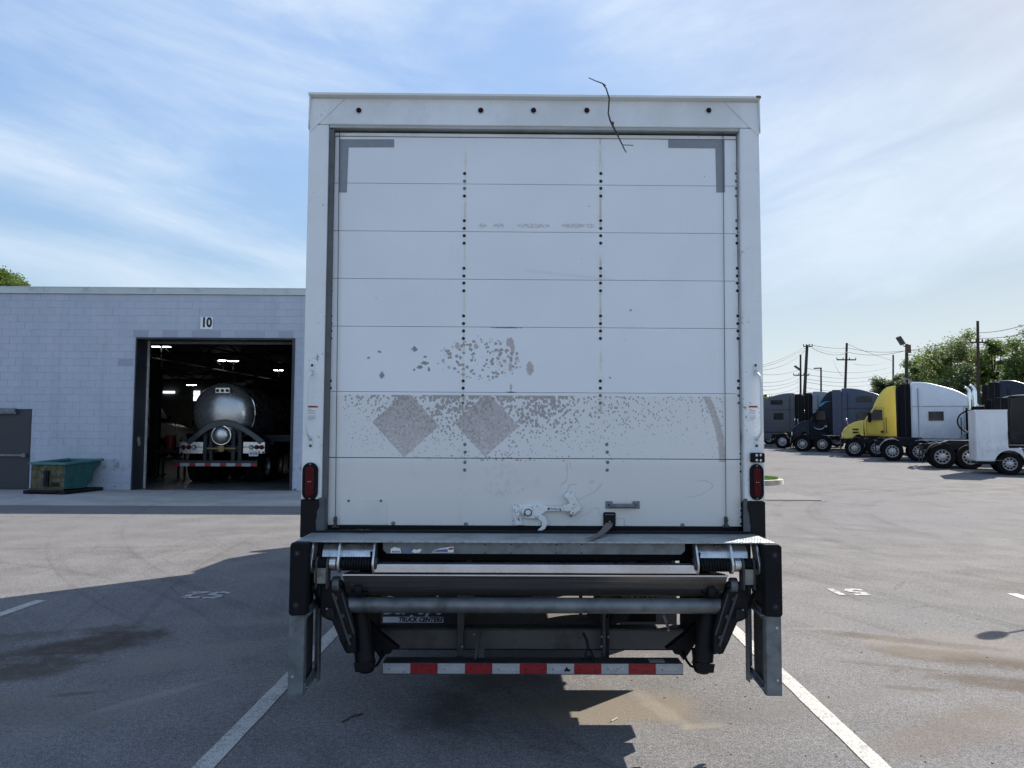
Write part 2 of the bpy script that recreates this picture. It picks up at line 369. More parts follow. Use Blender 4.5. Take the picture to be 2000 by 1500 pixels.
# ============================================================ GROUND
def stain(t, x, y, cx, cy, rx, ry, ang, n, amp=0.55, soft=0.5):
    a = R_(ang); dx = x - cx; dy = y - cy
    u = (dx * math.cos(a) + dy * math.sin(a)) / rx; v = (dx * -math.sin(a) + dy * math.cos(a)) / ry
    r = (u * u + v * v).sqrt() + (n - 0.5) * (2 * amp)
    return r.step(1.0, 1.0 - soft) if False else (1.0 - r.step(1.0 - soft, 1.0))
def _asphalt(t):
    x, y, z = t.sep()
    big = t.noise(0.16, 5, rough=0.6); mid = t.noise(1.3, 6, rough=0.65); fine = t.noise(26, 5, rough=0.7); grit = t.noise(105, 4, rough=0.75)
    vd, vc = t.vor(95); sp = t.noise(240, 2)
    c = t.mix(mid.step(0.35, 0.68), (0.155, 0.150, 0.148), (0.216, 0.208, 0.202))
    c = t.mix(big.step(0.35, 0.7), c, (0.184, 0.182, 0.187))
    # seen close, the mat is coarse: dark binder, paler stones
    st = (vd.step(0.40, 0.18) if False else (1.0 - vd.step(0.22, 0.42))) * sp.step(0.45, 0.6)
    c = t.mix(st * 0.55, c, (0.32, 0.315, 0.305))
    clump = t.noise(38, 5, rough=0.7); c = t.scale(c, clump.step(0.36, 0.64, 0.84, 1.12))
    c = t.scale(c, (grit.step(0.34, 0.62, 0.42, 1.25)) * (fine.step(0.3, 0.7, 0.84, 1.12)))
    n1 = t.noise(1.6, 8, rough=0.72, dist=0.5); n2 = t.noise(4.0, 7, rough=0.75, dist=0.4)
    # tyre sweeps: arcs around the two turning points of the lot
    for (cx, cy, k) in ((17.0, 12.0, 1.6), (-9.0, 2.0, 1.9), (10.0, 20.0, 2.6)):
        r = ((x - cx) * (x - cx) + (y - cy) * (y - cy)).sqrt()
        w = t.noise(k, 5, t.comb(r, 0.0, cx), 0.7); brk = t.noise(0.35, 4)
        c = t.scale(c, 1.0 - w.step(0.50, 0.66) * brk.step(0.40, 0.62) * 0.22)
        c = t.scale(c, 1.0 + w.step(0.5, 0.25) * 0.0 + (1.0 - w.step(0.28, 0.42)) * brk.step(0.35, 0.6) * 0.16)
    big3 = t.noise(7.0, 6, rough=0.75).step(0.30, 0.55, 0.55, 1.0)
    def S_(px, py, rx, ry, ang, col, k, nn=n1, amp=1.1, soft=0.6):
        nonlocal c
        g = G(px, py); m = stain(t, x, y, g.x, g.y, rx, ry, ang, nn, amp, soft); c = t.mix(m * (big3 * k), c, col)
    S_(150, 1262, 0.80, 0.36, 38, (0.060, 0.048, 0.038), 0.85)
    S_(60, 1310, 0.55, 0.30, 30, (0.065, 0.052, 0.038), 0.75)
    S_(210, 1230, 0.30, 0.22, 30, (0.07, 0.048, 0.045), 0.6, n2)
    S_(30, 1245, 0.5, 0.2, 20, (0.07, 0.058, 0.05), 0.5, n2)
    S_(150, 1355, 0.20, 0.05, 15, (0.05, 0.04, 0.035), 0.6, n2)
    S_(300, 1360, 0.55, 0.07, 52, (0.27, 0.255, 0.23), 0.5, n2, 0.4)
    S_(200, 1400, 0.9, 0.15, 45, (0.20, 0.19, 0.17), 0.35, n1)
    S_(60, 1380, 0.6, 0.5, 20, (0.17, 0.155, 0.13), 0.35, n1)
    S_(1760, 1250, 0.85, 0.14, -24, (0.085, 0.068, 0.052), 0.7, n2, 0.8)
    S_(1870, 1285, 0.75, 0.26, -24, (0.085, 0.066, 0.048), 0.75, n1)
    S_(1960, 1335, 0.6, 0.22, -25, (0.085, 0.066, 0.05), 0.7, n1)
    S_(1780, 1345, 0.30, 0.06, -15, (0.085, 0.07, 0.05), 0.55, n2)
    S_(1730, 1300, 0.5, 0.05, -20, (0.09, 0.075, 0.058), 0.4, n2)
    S_(1590, 1228, 0.30, 0.06, 0, (0.25, 0.235, 0.18), 0.4, n2)
    S_(1900, 1260, 1.1, 0.5, 0, (0.21, 0.185, 0.165), 0.4, n1)
    S_(1280, 1370, 0.14, 0.05, 5, (0.075, 0.05, 0.035), 0.6, n2)
    S_(1150, 1385, 0.75, 0.40, 0, (0.20, 0.170, 0.130), 0.85, n1)
    S_(1040, 1240, 1.0, 1.6, 0, (0.14, 0.122, 0.102), 0.6, n1)
    S_(1880, 1420, 0.9, 0.25, 30, (0.15, 0.125, 0.10), 0.5, n1)
    S_(1560, 1380, 1.2, 0.2, 20, (0.145, 0.138, 0.13), 0.4, n1)
    S_(330, 1290, 1.0, 0.35, 40, (0.20, 0.185, 0.165), 0.45, n1)
    S_(1300, 1000, 6.0, 0.5, 3, (0.155, 0.148, 0.142), 0.4, n1)
    S_(1290, 1385, 0.09, 0.45, 18, (0.26, 0.235, 0.19), 0.55, n2, 0.9)
    S_(1370, 1418, 0.20, 0.05, 8, (0.26, 0.235, 0.19), 0.5, n2, 0.9)
    S_(1265, 1300, 0.10, 0.35, -8, (0.26, 0.235, 0.19), 0.45, n2, 0.9)
    S_(880, 1400, 0.30, 0.45, 0, (0.045, 0.042, 0.04), 0.55, n1)
    S_(1010, 1330, 0.5, 0.3, 0, (0.07, 0.062, 0.055), 0.4, n1)
    S_(160, 1070, 2.2, 0.05, 6, (0.09, 0.088, 0.088), 0.5, n2, 0.4)
    # thin cracks
    v2, _ = t.vor(0.55, sc=(1, 0.8, 1), feature='DISTANCE_TO_EDGE'); wv = t.noise(2.0, 5)
    crack = (1.0 - (v2 + (wv - 0.5) * 0.05).abs().step(0.0, 0.006)) * t.noise(0.3, 2).step(0.52, 0.6)
    c = t.mix(crack * 0.5, c, (0.07, 0.07, 0.07))
    return dict(c=c, r=0.95, sp=0.08, n=t.bump(grit * 0.6 + fine * 0.7 + (1.0 - vd) * 0.5, 0.45, 0.006))
MAT['asphalt'] = mat('asphalt', _asphalt)
def axis_(lo, hi, dense_lo, dense_hi, d1, d2):
    out = []; a = lo
    while a < hi: out.append(a); a += d2 if dense_lo <= a < dense_hi else d1
    out.append(hi); return out
xs = [-900, -500, -300, -180, -110, -70, -45, -30, -20, -14, -10, -7, -5, -3, -1, 1, 1.5, 2, 2.5, 3, 3.5, 4, 4.5, 5, 5.5, 6, 6.5, 7, 9, 12, 16, 20, 26, 34, 45, 60, 90, 150, 300, 600, 900]
ys = [-60, -30, -15, -8, -4, 0, 3, 6, 9, 12, 16, 20, 24, 28, 34, 42, 55, 70, 90, 110, 150, 250, 500, 1000, 1800]
gm = MB(); nx = len(xs)
gm.v = [(x, y, ground_z(x, y)) for y in ys for x in xs]
gm.f = [(j * nx + i, j * nx + i + 1, (j + 1) * nx + i + 1, (j + 1) * nx + i) for j in range(len(ys) - 1) for i in range(nx - 1)]
struct(put(gm.mesh('asphalt_lot', MAT['asphalt'], recalc=False), 'asphalt_lot'))

# painted bay lines, worn
def _line(t):
    g = t.noise(70, 5, rough=0.7); w = t.noise(9, 6, rough=0.7); gr = t.noise(150, 3, rough=0.7)
    worn = (g * 0.6 + w * 0.4).step(0.50, 0.57)
    c = t.mix(worn * 0.8, (0.43, 0.42, 0.39), (0.17, 0.165, 0.16)); c = t.scale(c, gr.step(0.32, 0.60, 0.55, 1.12))
    return dict(c=c, r=0.7, n=t.bump(gr, 0.4, 0.004))
MAT['line_paint'] = mat('line_paint', _line)
def _fadedline(t):
    w = t.noise(14, 6, rough=0.75); worn = w.step(0.44, 0.56)
    return dict(c=t.mix(worn, (0.42, 0.41, 0.39), (0.15, 0.145, 0.14)), r=0.8)
MAT['faded_paint'] = mat('faded_paint', _fadedline)
def line_strip(p, q, w=0.105):
    p = Vector((p[0], p[1], 0)); q = Vector((q[0], q[1], 0)); d = q - p; nrm = Vector((-d.y, d.x, 0)).normalized()
    m = MB(); n = max(2, int(d.length / 0.12)); L = []; Rr = []; r = random.Random(int(p.x * 100) + 5)
    for i in range(n + 1):
        c = p + d * (i / n) + Vector((0, 0, .004)); L.append(c + nrm * (w / 2 + r.uniform(-.003, .003))); Rr.append(c - nrm * (w / 2 + r.uniform(-.003, .003)))
    for i in range(n): m.quad(Rr[i], L[i], L[i + 1], Rr[i + 1])
    return m
def thru(a, b, ya, yb):                       # the stretch between two distances of the line through two marks
    d = (b - a) / (b.y - a.y); return a + d * (ya - a.y), a + d * (yb - a.y)
A1, B1 = G(396, 1500), G(655, 1233); A2, B2 = G(1720, 1500), G(1436, 1232); sl_ = ((B1 - A1) / (B1.y - A1.y) + (B2 - A2) / (B2.y - A2.y)) / 2
C1, C2 = G(40, 1187), G(1998, 1167)
for (pq, lab) in ((thru(A1, B1, -2, 7.3), 'worn white bay line on the asphalt at the left of the box truck'),
                  (thru(A2, B2, -2, 7.3), 'worn white bay line on the asphalt at the right of the box truck'),
                  (thru(C1, C1 + sl_, -2, G(83, 1173).y), 'white bay line end at the far left, beside the truck shadow edge'),
                  (thru(C2, C2 + sl_, -2, G(1978, 1160).y), 'white bay line end at the far right edge of the lot')):
    o = line_strip(*pq).build('parking_line', MAT['line_paint'], recalc=False); tag(o, lab, 'parking line', 'painted parking bay lines'); o['kind'] = 'structure'
# stencilled bay numbers, read from the lane: they stand upside down to the viewer and are half worn away
for (px, py, txt, lab) in ((402, 1162, '52', 'worn upside down bay number painted on the shaded asphalt left of the truck'), (1652, 1156, '51', 'worn upside down bay number painted on the sunlit asphalt right of the truck')):
    g = G(px, py); me = text_mesh(txt, 0.42, MAT['faded_paint'], 0.0, 0.016)
    o = put(me, 'bay_number', loc=(g.x, g.y, 0.0045), rot=(0, 0, math.pi)); tag(o, lab, 'ground marking'); o['kind'] = 'structure'

# concrete apron in front of the workshop
YB = 20.6
def _conc(t):
    n = t.noise(0.8, 7, rough=0.7); g = t.noise(60, 3); s = t.noise(3, 6, rough=0.7, sc=(0.3, 1.5, 1))
    c = t.mix(n.step(0.3, 0.7), (0.40, 0.385, 0.365), (0.27, 0.262, 0.25)); c = t.mix(s.step(0.56, 0.75) * 0.6, c, (0.16, 0.155, 0.15))
    v2, _ = t.vor(0.22, feature='DISTANCE_TO_EDGE'); c = t.mix((1.0 - (v2 + (n - 0.5) * 0.05).abs().step(0.0, 0.004)) * 0.7, c, (0.10, 0.10, 0.10))
    return dict(c=t.scale(c, g.step(0.2, 0.8, 0.9, 1.08)), r=0.85, n=t.bump(g, 0.3, 0.004))
MAT['concrete'] = mat('concrete', _conc)
yA = G(300, 988).y
ap = thing('concrete_apron', '', '', (-10.0, YB, 0)); del ap['label'], ap['category']; ap['kind'] = 'structure'
x = -22.0; k = 0
while x < 4.9:
    x1 = min(x + 4.3, 4.9); MB().box(x + .006, x1 - .006, yA, YB - 0.02, -0.05, 0.012).build('concrete_slab', MAT['concrete'], ap, bevel=0.006); x = x1
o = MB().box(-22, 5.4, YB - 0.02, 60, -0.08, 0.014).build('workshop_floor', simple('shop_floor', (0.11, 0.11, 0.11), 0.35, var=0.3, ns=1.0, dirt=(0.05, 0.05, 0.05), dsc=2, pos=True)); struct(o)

# ============================================================ WORKSHOP
def _cmu(t):
    p = t.pos(); x, y, z = t.sep(p)
    n = t.noise(0.7, 7, p, 0.65, sc=(1, 1, 0.45)); g = t.noise(26, 6, p, 0.7); f = t.noise(7, 6, p, 0.7); r = t.rand()
    c = t.mix(n.step(0.3, 0.7), (0.475, 0.52, 0.60), (0.40, 0.45, 0.535)); c = t.scale(c, r * 0.04 + 0.98)
    c = t.mix(f.step(0.60, 0.78) * 0.3, c, (0.42, 0.45, 0.50))
    # flaking and scuffs near the foot of the wall
    h1 = (1.0 - (z - 0.62).abs().step(0.05, 0.14)) * t.noise(6, 5, p, 0.7, sc=(1.6, 1, 1)).step(0.52, 0.60)
    h2 = (1.0 - z.step(0.15, 0.42)) * t.noise(5, 6, p, 0.7, sc=(1, 1, 1.6)).step(0.56, 0.62)
    c = t.mix(h1 * 0.8, c, (0.28, 0.275, 0.26)); c = t.mix(h2 * 0.85, c, (0.07, 0.075, 0.09))
    sm = t.noise(1.8, 6, p, 0.65, sc=(1, 1, 1.5)).step(0.60, 0.70) * (1.0 - (z - 0.95).abs().step(0.3, 0.55)); c = t.mix(sm * 0.6, c, (0.14, 0.15, 0.18)); wt = t.noise(1.2, 6, p, 0.7, sc=(2.2, 1, 0.18)).step(0.52, 0.72); c = t.mix(wt * 0.16, c, (0.24, 0.26, 0.31))
    return dict(c=c, r=0.75, n=t.bump(g * 0.5 + f, 0.5, 0.006))
MAT['cmu_paint'] = mat('cmu_paint', _cmu)
def _bare(t):
    p = t.pos(); r = t.rand(); g = t.noise(12, 6, p, 0.7)
    c = t.mix(r, (0.31, 0.34, 0.40), (0.45, 0.49, 0.57)); c = t.mix(g.step(0.5, 0.8) * 0.6, c, (0.36, 0.38, 0.43))
    return dict(c=c, r=0.9, n=t.bump(g, 0.5, 0.006))
MAT['cmu_bare'] = mat('cmu_bare', _bare)
ms('mortar_pale', (0.42, 0.46, 0.55), 0.9, var=0.1, pos=True)
ms('coping', (0.48, 0.54, 0.55), 0.4, 0.1, var=0.05, ns=1.5, pos=True, dirt=(0.33, 0.35, 0.36), dsc=2)
ms('coping_edge', (0.60, 0.62, 0.60), 0.4, 0.0, var=0.05, pos=True)
ms('guard_black', (0.03, 0.036, 0.045), 0.5, 0.2, var=0.3, ns=3, pos=True, dirt=(0.09, 0.095, 0.10), dsc=4, dlo=0.6, dhi=0.8)
ms('door_slate', (0.028, 0.034, 0.046), 0.45, 0.0, var=0.12, ns=2, pos=True)
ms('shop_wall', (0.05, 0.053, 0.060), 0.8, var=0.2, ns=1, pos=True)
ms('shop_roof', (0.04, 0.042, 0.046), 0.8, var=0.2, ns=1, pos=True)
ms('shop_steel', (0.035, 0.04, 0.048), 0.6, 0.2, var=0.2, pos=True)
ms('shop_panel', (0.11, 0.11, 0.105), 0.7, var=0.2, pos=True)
CH = 0.1945; BLK = 0.389; GAP = 0.0045
BX0, BX1 = -19.5, 5.3
OX0, OX1 = P(262, 800, YB).x, P(570, 800, YB).x
DX1 = P(58, 900, YB).x; DX0 = DX1 - 1.02
shop = thing('workshop_building', 'long low grey blue painted block workshop with an open truck bay', 'building', ((BX0 + BX1) / 2, YB, 0))
meshes = {}
def blk(w, bare=False):
    k = (round(w, 2), bare)
    if k not in meshes:
        m = MB(); e = 0.006; h = CH - GAP; w2 = k[0] / 2 - 0.0008
        m.add([(-w2, 0.03, 0), (w2, 0.03, 0), (w2, 0.03, h), (-w2, 0.03, h), (-w2 + e * .4, 0.003, e * .4), (w2 - e * .4, 0.003, e * .4), (w2 - e * .4, 0.003, h - e * .4), (-w2 + e * .4, 0.003, h - e * .4),
               (-w2 + e, 0, e), (w2 - e, 0, e), (w2 - e, 0, h - e), (-w2 + e, 0, h - e)],
              [(8, 9, 10, 11), (0, 1, 5, 4), (1, 2, 6, 5), (2, 3, 7, 6), (3, 0, 4, 7), (4, 5, 9, 8), (5, 6, 10, 9), (6, 7, 11, 10), (7, 4, 8, 11)])
        meshes[k] = m.mesh('block', MAT['cmu_bare' if bare else 'cmu_paint'], ang=2)
    return meshes[k]
blocks = []
for r in range(27):
    z = r * CH + GAP / 2
    x = BX0 + (BLK / 2 if r % 2 else 0) - BLK
    while x < BX1:
        a, b = max(x, BX0), min(x + BLK, BX1); x += BLK
        segs = [(a, b)]
        if r < 21:
            segs = [q for q in ((a, min(b, OX0)), (max(a, OX1), b)) if q[1] - q[0] > 0.03]
        if r < 11:
            ns = []
            for (p, q) in segs:
                ns += [w for w in ((p, min(q, DX0)), (max(p, DX1), q)) if w[1] - w[0] > 0.03]
            segs = ns
        for (p, q) in segs: blocks.append((p, q, z, r))
blocks.sort(key=lambda b: (b[0] < -14.6, (b[0] + b[1]) / 2 > P(600, 800, YB).x, -min(b[1] - b[0], 0.2), abs((b[0] + b[1]) / 2 + 8.5)))
blocks = [b for b in blocks if b[0] < -1.0 or True]
far = MB(); jit = random.Random(3)
lint0, lint1 = P(232, 650, YB).x, P(578, 650, YB).x
for i, (p, q, z, r) in enumerate(blocks):
    bare = (r == 21 and lint0 < (p + q) / 2 < lint1) or (17 <= r <= 20 and abs((p + q) / 2 - (OX0 - 0.2)) < 0.2 and jit.random() < 0.35)
    me = blk(q - p, bare); c = ((p + q) / 2 - shop.location.x, jit.uniform(-0.0025, 0.0015), z)
    if i < 300: put(me, 'wall_block', shop, loc=c)
    else:
        w2 = (q - p) / 2 - GAP / 2; e = .006; cx = (p + q) / 2; h = CH - GAP
        far.add([(cx - w2, YB + .03, z), (cx + w2, YB + .03, z), (cx + w2, YB + .03, z + h), (cx - w2, YB + .03, z + h), (cx - w2 + e, YB, z + e), (cx + w2 - e, YB, z + e), (cx + w2 - e, YB, z + h - e), (cx - w2 + e, YB, z + h - e)],
                [(4, 5, 6, 7), (0, 1, 5, 4), (1, 2, 6, 5), (2, 3, 7, 6), (3, 0, 4, 7)])
o = far.build('wall_block', MAT['cmu_paint'], shop); o['kind'] = 'stuff'
# backing wall with openings, other walls, roof
HW = 27 * CH; HO = 21 * CH; HD = 11 * CH
m = MB(); y0, y1 = YB + 0.006, YB + 0.2
for (a, b, c, d) in ((BX0, DX0, 0, HW), (DX0, DX1, HD, HW), (DX1, OX0, 0, HW), (OX0, OX1, HO, HW), (OX1, BX1, 0, HW)): m.box(a, b, y0, y1, c, d)
m.build('facade_core', MAT['mortar_pale'], shop)
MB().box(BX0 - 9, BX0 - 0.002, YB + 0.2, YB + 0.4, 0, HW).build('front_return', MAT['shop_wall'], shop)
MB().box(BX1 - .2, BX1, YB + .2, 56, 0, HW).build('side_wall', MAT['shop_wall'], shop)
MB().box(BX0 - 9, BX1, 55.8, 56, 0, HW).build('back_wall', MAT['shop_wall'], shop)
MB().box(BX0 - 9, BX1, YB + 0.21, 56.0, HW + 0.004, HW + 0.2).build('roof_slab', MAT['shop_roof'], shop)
MB().box(BX0 - 9.2, BX0 - 9, YB + .2, 56, 0, HW).build('side_wall', MAT['shop_wall'], shop)
# metal coping in lengths
x = BX0; cl = P(87, 570, YB).x
cuts = [BX0, cl - 3.0, cl, cl + 2.94, cl + 5.9, BX1]
for a, b in zip(cuts[:-1], cuts[1:]):
    MB().box(a + .002, b - .002, YB - 0.045, YB + 0.26, HW + 0.022, HW + 0.165).build('coping_panel', MAT['coping'], shop, bevel=0.004)
MB().box(BX0, BX1, YB - 0.052, YB + 0.27, HW + 0.165, HW + 0.183).build('coping_cap', MAT['coping_edge'], shop)
MB().box(BX0, BX1, YB - 0.054, YB - 0.02, HW + 0.0, HW + 0.022).build('coping_drip', MAT['coping_edge'], shop)
# bay: steel jambs, head, track
MB().box(OX0 - 0.015, OX0 + 0.02, YB - 0.02, YB + 0.62, 0.014, HO - 0.003).build('bay_jamb', MAT['guard_black'], shop, bevel=0.006)
MB().box(OX1 - 0.02, OX1 + 0.05, YB - 0.025, YB + 0.62, 0.014, HO - 0.003).build('bay_jamb', MAT['guard_black'], shop, bevel=0.006)
MB().box(OX0 + 0.02, OX1 - 0.02, YB - 0.01, YB + 0.5, HO - 0.05, HO - 0.004).build('bay_header', MAT['guard_black'], shop)
MB().box(OX0 - 0.05, OX0 + 0.06, YB + 0.62, YB + 0.68, 0.014, HO + 0.3).build('door_track', simple('track_zinc', (0.55, 0.55, 0.52), 0.5, 0.2), shop)
MB().box(OX0 + 0.06, OX1, YB + 0.66, YB + 0.70, HO - 0.10, HO + 0.14).build('raised_door_edge', simple('door_edge', (0.12, 0.12, 0.12), 0.5), shop)
a = P(266, 862, YB + .3); MB().obox((OX0 + 0.024, YB + 0.28, a.z), (0.006, 0.14, 0.24), Matrix.Rotation(R_(20), 3, 'X')).build('bare_patch', simple('worn_steel', (0.30, 0.29, 0.27), 0.5), shop)
# personnel door
dr = MB().box(DX0 + .03, DX1 - .03, YB - 0.0, YB + 0.05, 0.02, HD - 0.03).build('door', MAT['door_slate'], shop, bevel=0.004)
m = MB(); m.box(DX0, DX0 + .03, YB - .012, YB + .1, 0.014, HD); m.box(DX1 - .03, DX1, YB - .012, YB + .1, 0.014, HD); m.box(DX0 + .03, DX1 - .03, YB - .012, YB + .1, HD - .03, HD)
m.build('door_frame', MAT['guard_black'], dr)
hz_ = P(20, 889, YB).z
m = MB(); m.box(DX0 + .1, DX1 - .1, YB - 0.09, YB - 0.055, hz_ - .03, hz_ + .03); m.box(DX1 - .16, DX1 - .07, YB - 0.11, YB - .002, hz_ - .055, hz_ + .055); m.box(DX0 + .07, DX0 + .13, YB - 0.10, YB - .002, hz_ - .045, hz_ + .045)
m.build('push_bar', MAT['galv'], dr, bevel=0.008)
m = MB(); m.box(DX0 + .02, DX0 + .62, YB - .10, YB - .01, HD - .09, HD + .02); m.box(DX0 + .1, DX0 + .68, YB - .12, YB - .10, HD - .13, HD - .09)
m.build('door_closer', MAT['galv'], dr, bevel=0.006)
# number plate over the bay
a = P(404, 631, YB)
nm = thing('bay_number_sign', 'square white plate with black number 10 above the open bay', 'sign', (a.x, YB - .01, a.z))
MB().box(a.x - .165, a.x + .165, YB - 0.018, YB - 0.004, a.z - .165, a.z + .165).build('plate', MAT['white_print'], nm)
put(text_mesh('10', 0.335, MAT['black_print'], 0.001, 0.014, spacing=0.95), 'numerals', nm, loc=(0, -0.012, 0.004), rot=FACE, scale=(0.88, 1.06, 1))

# interior frame
for i, y in enumerate((26, 31, 36.5, 42, 48)):
    m = MB(); m.box(BX0 - 8, BX1 - .2, y - .08, y + .08, HW - 0.06, HW - 0.002); m.box(BX0 - 8, BX1 - .2, y - .08, y + .08, HW - 0.62, HW - 0.55)
    for k in range(24):
        xx = BX0 - 8 + 1.4 * k
        if xx + 1.4 < BX1 - .2: m.beam((xx, y, HW - .58), (xx + .7, y, HW - .05), .05, .05); m.beam((xx + .7, y, HW - .05), (xx + 1.4, y, HW - .58), .05, .05)
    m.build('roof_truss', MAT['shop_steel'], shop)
for (x, y) in ((-14.6, 31), (-7.6, 36.5), (-14.9, 42), (-5.0, 42)): MB().box(x - .14, x + .14, y - .14, y + .14, 0.014, HW - .6).build('column', MAT['shop_steel'], shop)
for (x, y, z, w) in ((-26, 55.7, 0.02, 4), (-21, 55.7, 0.02, 4), (-14.5, 55.7, 0.02, 4.2), (-8.5, 55.7, 0.02, 4)):
    m = MB(); m.box(x + .1, x + w, y - .05, y, z, z + 4.2); [m.box(x + .1, x + w, y - .065, y - .045, z + .6 * k + .02, z + .6 * k + .57) for k in range(7)]; m.build('overhead_door', MAT['shop_panel'], shop)
m = MB(); m.box(-25.4, -24.6, 54.6, 54.8, 3.6, 4.5); m.build('wall_heater', MAT['shop_panel'], shop)
m = MB()
for k in range(4): m.beam((-19 + k * 4.2, 23.5, HW - .75), (-17 + k * 4.2, 50, HW - .75), .06, .06)
m.build('ceiling_pipe', MAT['shop_steel'], shop)
a = P(384, 773, 55.6); m = MB()
for i in (-1, 1):
    for j in (-1, 1): m.box(a.x + i * .12 - .10, a.x + i * .12 + .10, 55.60, 55.64, a.z + j * .19 - .17, a.z + j * .19 + .17)
m.build('window', MAT['window_glow'], shop)
a = P(322, 765, 54.9); MB().box(a.x - .42, a.x + .42, 55.55, 55.6, a.z - .08, a.z + .08).build('window', MAT['window_glow'], shop)
for (px, py, y, w) in ((315, 677, 31.5, 0.36), (436, 704, 37, 0.22), (456, 705, 37.6, 0.22), (544, 723, 43, 0.24), (374, 752, 52, 0.3)):
    a = P(px, py, y); l = thing('ceiling_light', {315: 'nearest lit strip light high at the left of the dark bay', 436: 'left one of the close pair of lit strips over the tank trailer', 456: 'right one of the close pair of lit strips over the tank trailer', 544: 'small lit strip at the right edge of the dark bay', 374: 'farthest dim lit strip low at the back of the bay'}[px], 'ceiling light', tuple(a), 0, 'lit strip lights inside the workshop')
    MB().box(a.x - w, a.x + w, y - .09, y + .09, a.z - .02, a.z).build('diffuser', MAT['lamp_glow'], l, bevel=.01)
    m = MB(); m.box(a.x - w - .03, a.x + w + .03, y - .11, y + .11, a.z + .001, a.z + .05); m.beam((a.x, y, a.z + .05), (a.x, y, HW - .7), .03, .03); m.build('housing', MAT['shop_steel'], l)

# tipping hopper by the wall
h = thing('tipping_hopper', 'battered olive and teal tipping hopper on a black skid by the workshop wall', 'dumpster', (0, 0, 0))
ms('hopper_olive', (0.115, 0.125, 0.07), 0.8, var=0.35, ns=7, dirt=(0.06, 0.045, 0.025), dsc=6, dlo=0.40, dhi=0.58)
ms('hopper_teal', (0.014, 0.085, 0.082), 0.6, var=0.25, ns=5, dirt=(0.045, 0.045, 0.035), dsc=6, dlo=0.48, dhi=0.66)
ms('hopper_rim', (0.05, 0.17, 0.165), 0.55, var=0.15, ns=5)
W = 0.93
prof = [(0.0, .14), (0.0, .74), (1.25, .80), (1.32, .76), (1.02, .47), (1.0, .30), (.72, .12)]
MB().prism(prof, 'x', -W / 2, -W / 2 + .02).build('side_panel', MAT['hopper_teal'], h); MB().prism(prof, 'x', W / 2 - .02, W / 2).build('side_panel', MAT['hopper_teal'], h)
MB().box(-W / 2 + .021, W / 2 - .021, 0.0, .02, .14, .74).build('end_panel', MAT['hopper_olive'], h)
m = MB(); m.add([(-W / 2 + .02, .02, .14), (W / 2 - .02, .02, .14), (W / 2 - .02, .72, .12), (-W / 2 + .02, .72, .12), (W / 2 - .02, 1.02, .47), (-W / 2 + .02, 1.02, .47), (W / 2 - .02, 1.3, .77), (-W / 2 + .02, 1.3, .77)], [(0, 1, 2, 3), (3, 2, 4, 5), (5, 4, 6, 7)])
m.build('floor_panel', MAT['hopper_teal'], h)
m = MB(); m.box(-W / 2 - .045, W / 2 + .045, -.05, .03, .73, .79); m.beam((-W / 2 - .01, 0, .76), (-W / 2 - .01, 1.34, .82), .07, .06); m.beam((W / 2 + .01, 0, .76), (W / 2 + .01, 1.34, .82), .07, .06); m.box(-W / 2 - .045, W / 2 + .045, 1.29, 1.36, .78, .84)
m.build('rim', MAT['hopper_rim'], h, bevel=.008)
m = MB(); m.box(-.07, .05, -.06, -.001, .2, .58); m.box(.12, .32, -.03, -.001, .2, .3); m.box(-.035, .015, -.075, -.06, .3, .6); m.build('latch', MAT['dark_steel'], h, bevel=.005)
m = MB(); m.box(-W / 2, W / 2, -.04, .0, .105, .15); m.build('rail', MAT['galv_dark'], h)
m = MB(); m.box(-W / 2 - .1, -W / 2 + .08, -.12, 1.3, .013, .1); m.box(W / 2 - .14, W / 2 + .1, -.12, 1.3, .013, .1); m.box(-W / 2, W / 2, -.12, 0.0, .05, .10); m.box(-W / 2, W / 2, 1.1, 1.3, .02, .10); m.box(-W / 2, W / 2, 0.4, .9, .06, .10)
m.build('skid', MAT['dark_steel'], h, bevel=.006)
a = G(88, 966); h.location = (a.x + .02, a.y + .05, 0); h.rotation_euler = (0, 0, R_(-9))
# ============================================================ BOX TRUCK
Y0 = 4.28                                            # plane of the rear frame
XC = P(1043.5, 600, Y0).x
truck = thing('box_truck', 'worn white box truck seen square from behind with a folded tail lift', 'truck', (XC, Y0, 0))
def px_rect(x0, y0, x1, y1, Y):
    a = P(x0, y0, Y); b = P(x1, y1, Y); return a.x, b.x, b.z, a.z
def bx(m, x0, y0, x1, y1, Ya, Yb):
    a, b, c, d = px_rect(x0, y0, x1, y1, Ya); m.box(a, b, Ya, Yb, c, d); return m
UO = (P(1490, 600, Y0).x - P(597, 600, Y0).x) / 2      # half width of the frame
UI = (P(1451.5, 650, Y0).x - P(638.5, 650, Y0).x) / 2      # half width of the clear opening
YH = Y0 - .035; ZT = P(1045, 191, Y0).z; ZL1 = P(1045, 182.5, YH).z; ZL0 = P(1045, 188.5, YH).z; ZU = P(1045, 196, Y0).z; UL = (P(1486, 187, YH).x - P(601.5, 187, YH).x) / 2; ZH = P(1045, 247, Y0).z; ZB = P(1045, 1031, Y0).z; ZP = P(1045, 977, Y0).z; ZD = P(1045, 1041, Y0).z
LT = 6.75
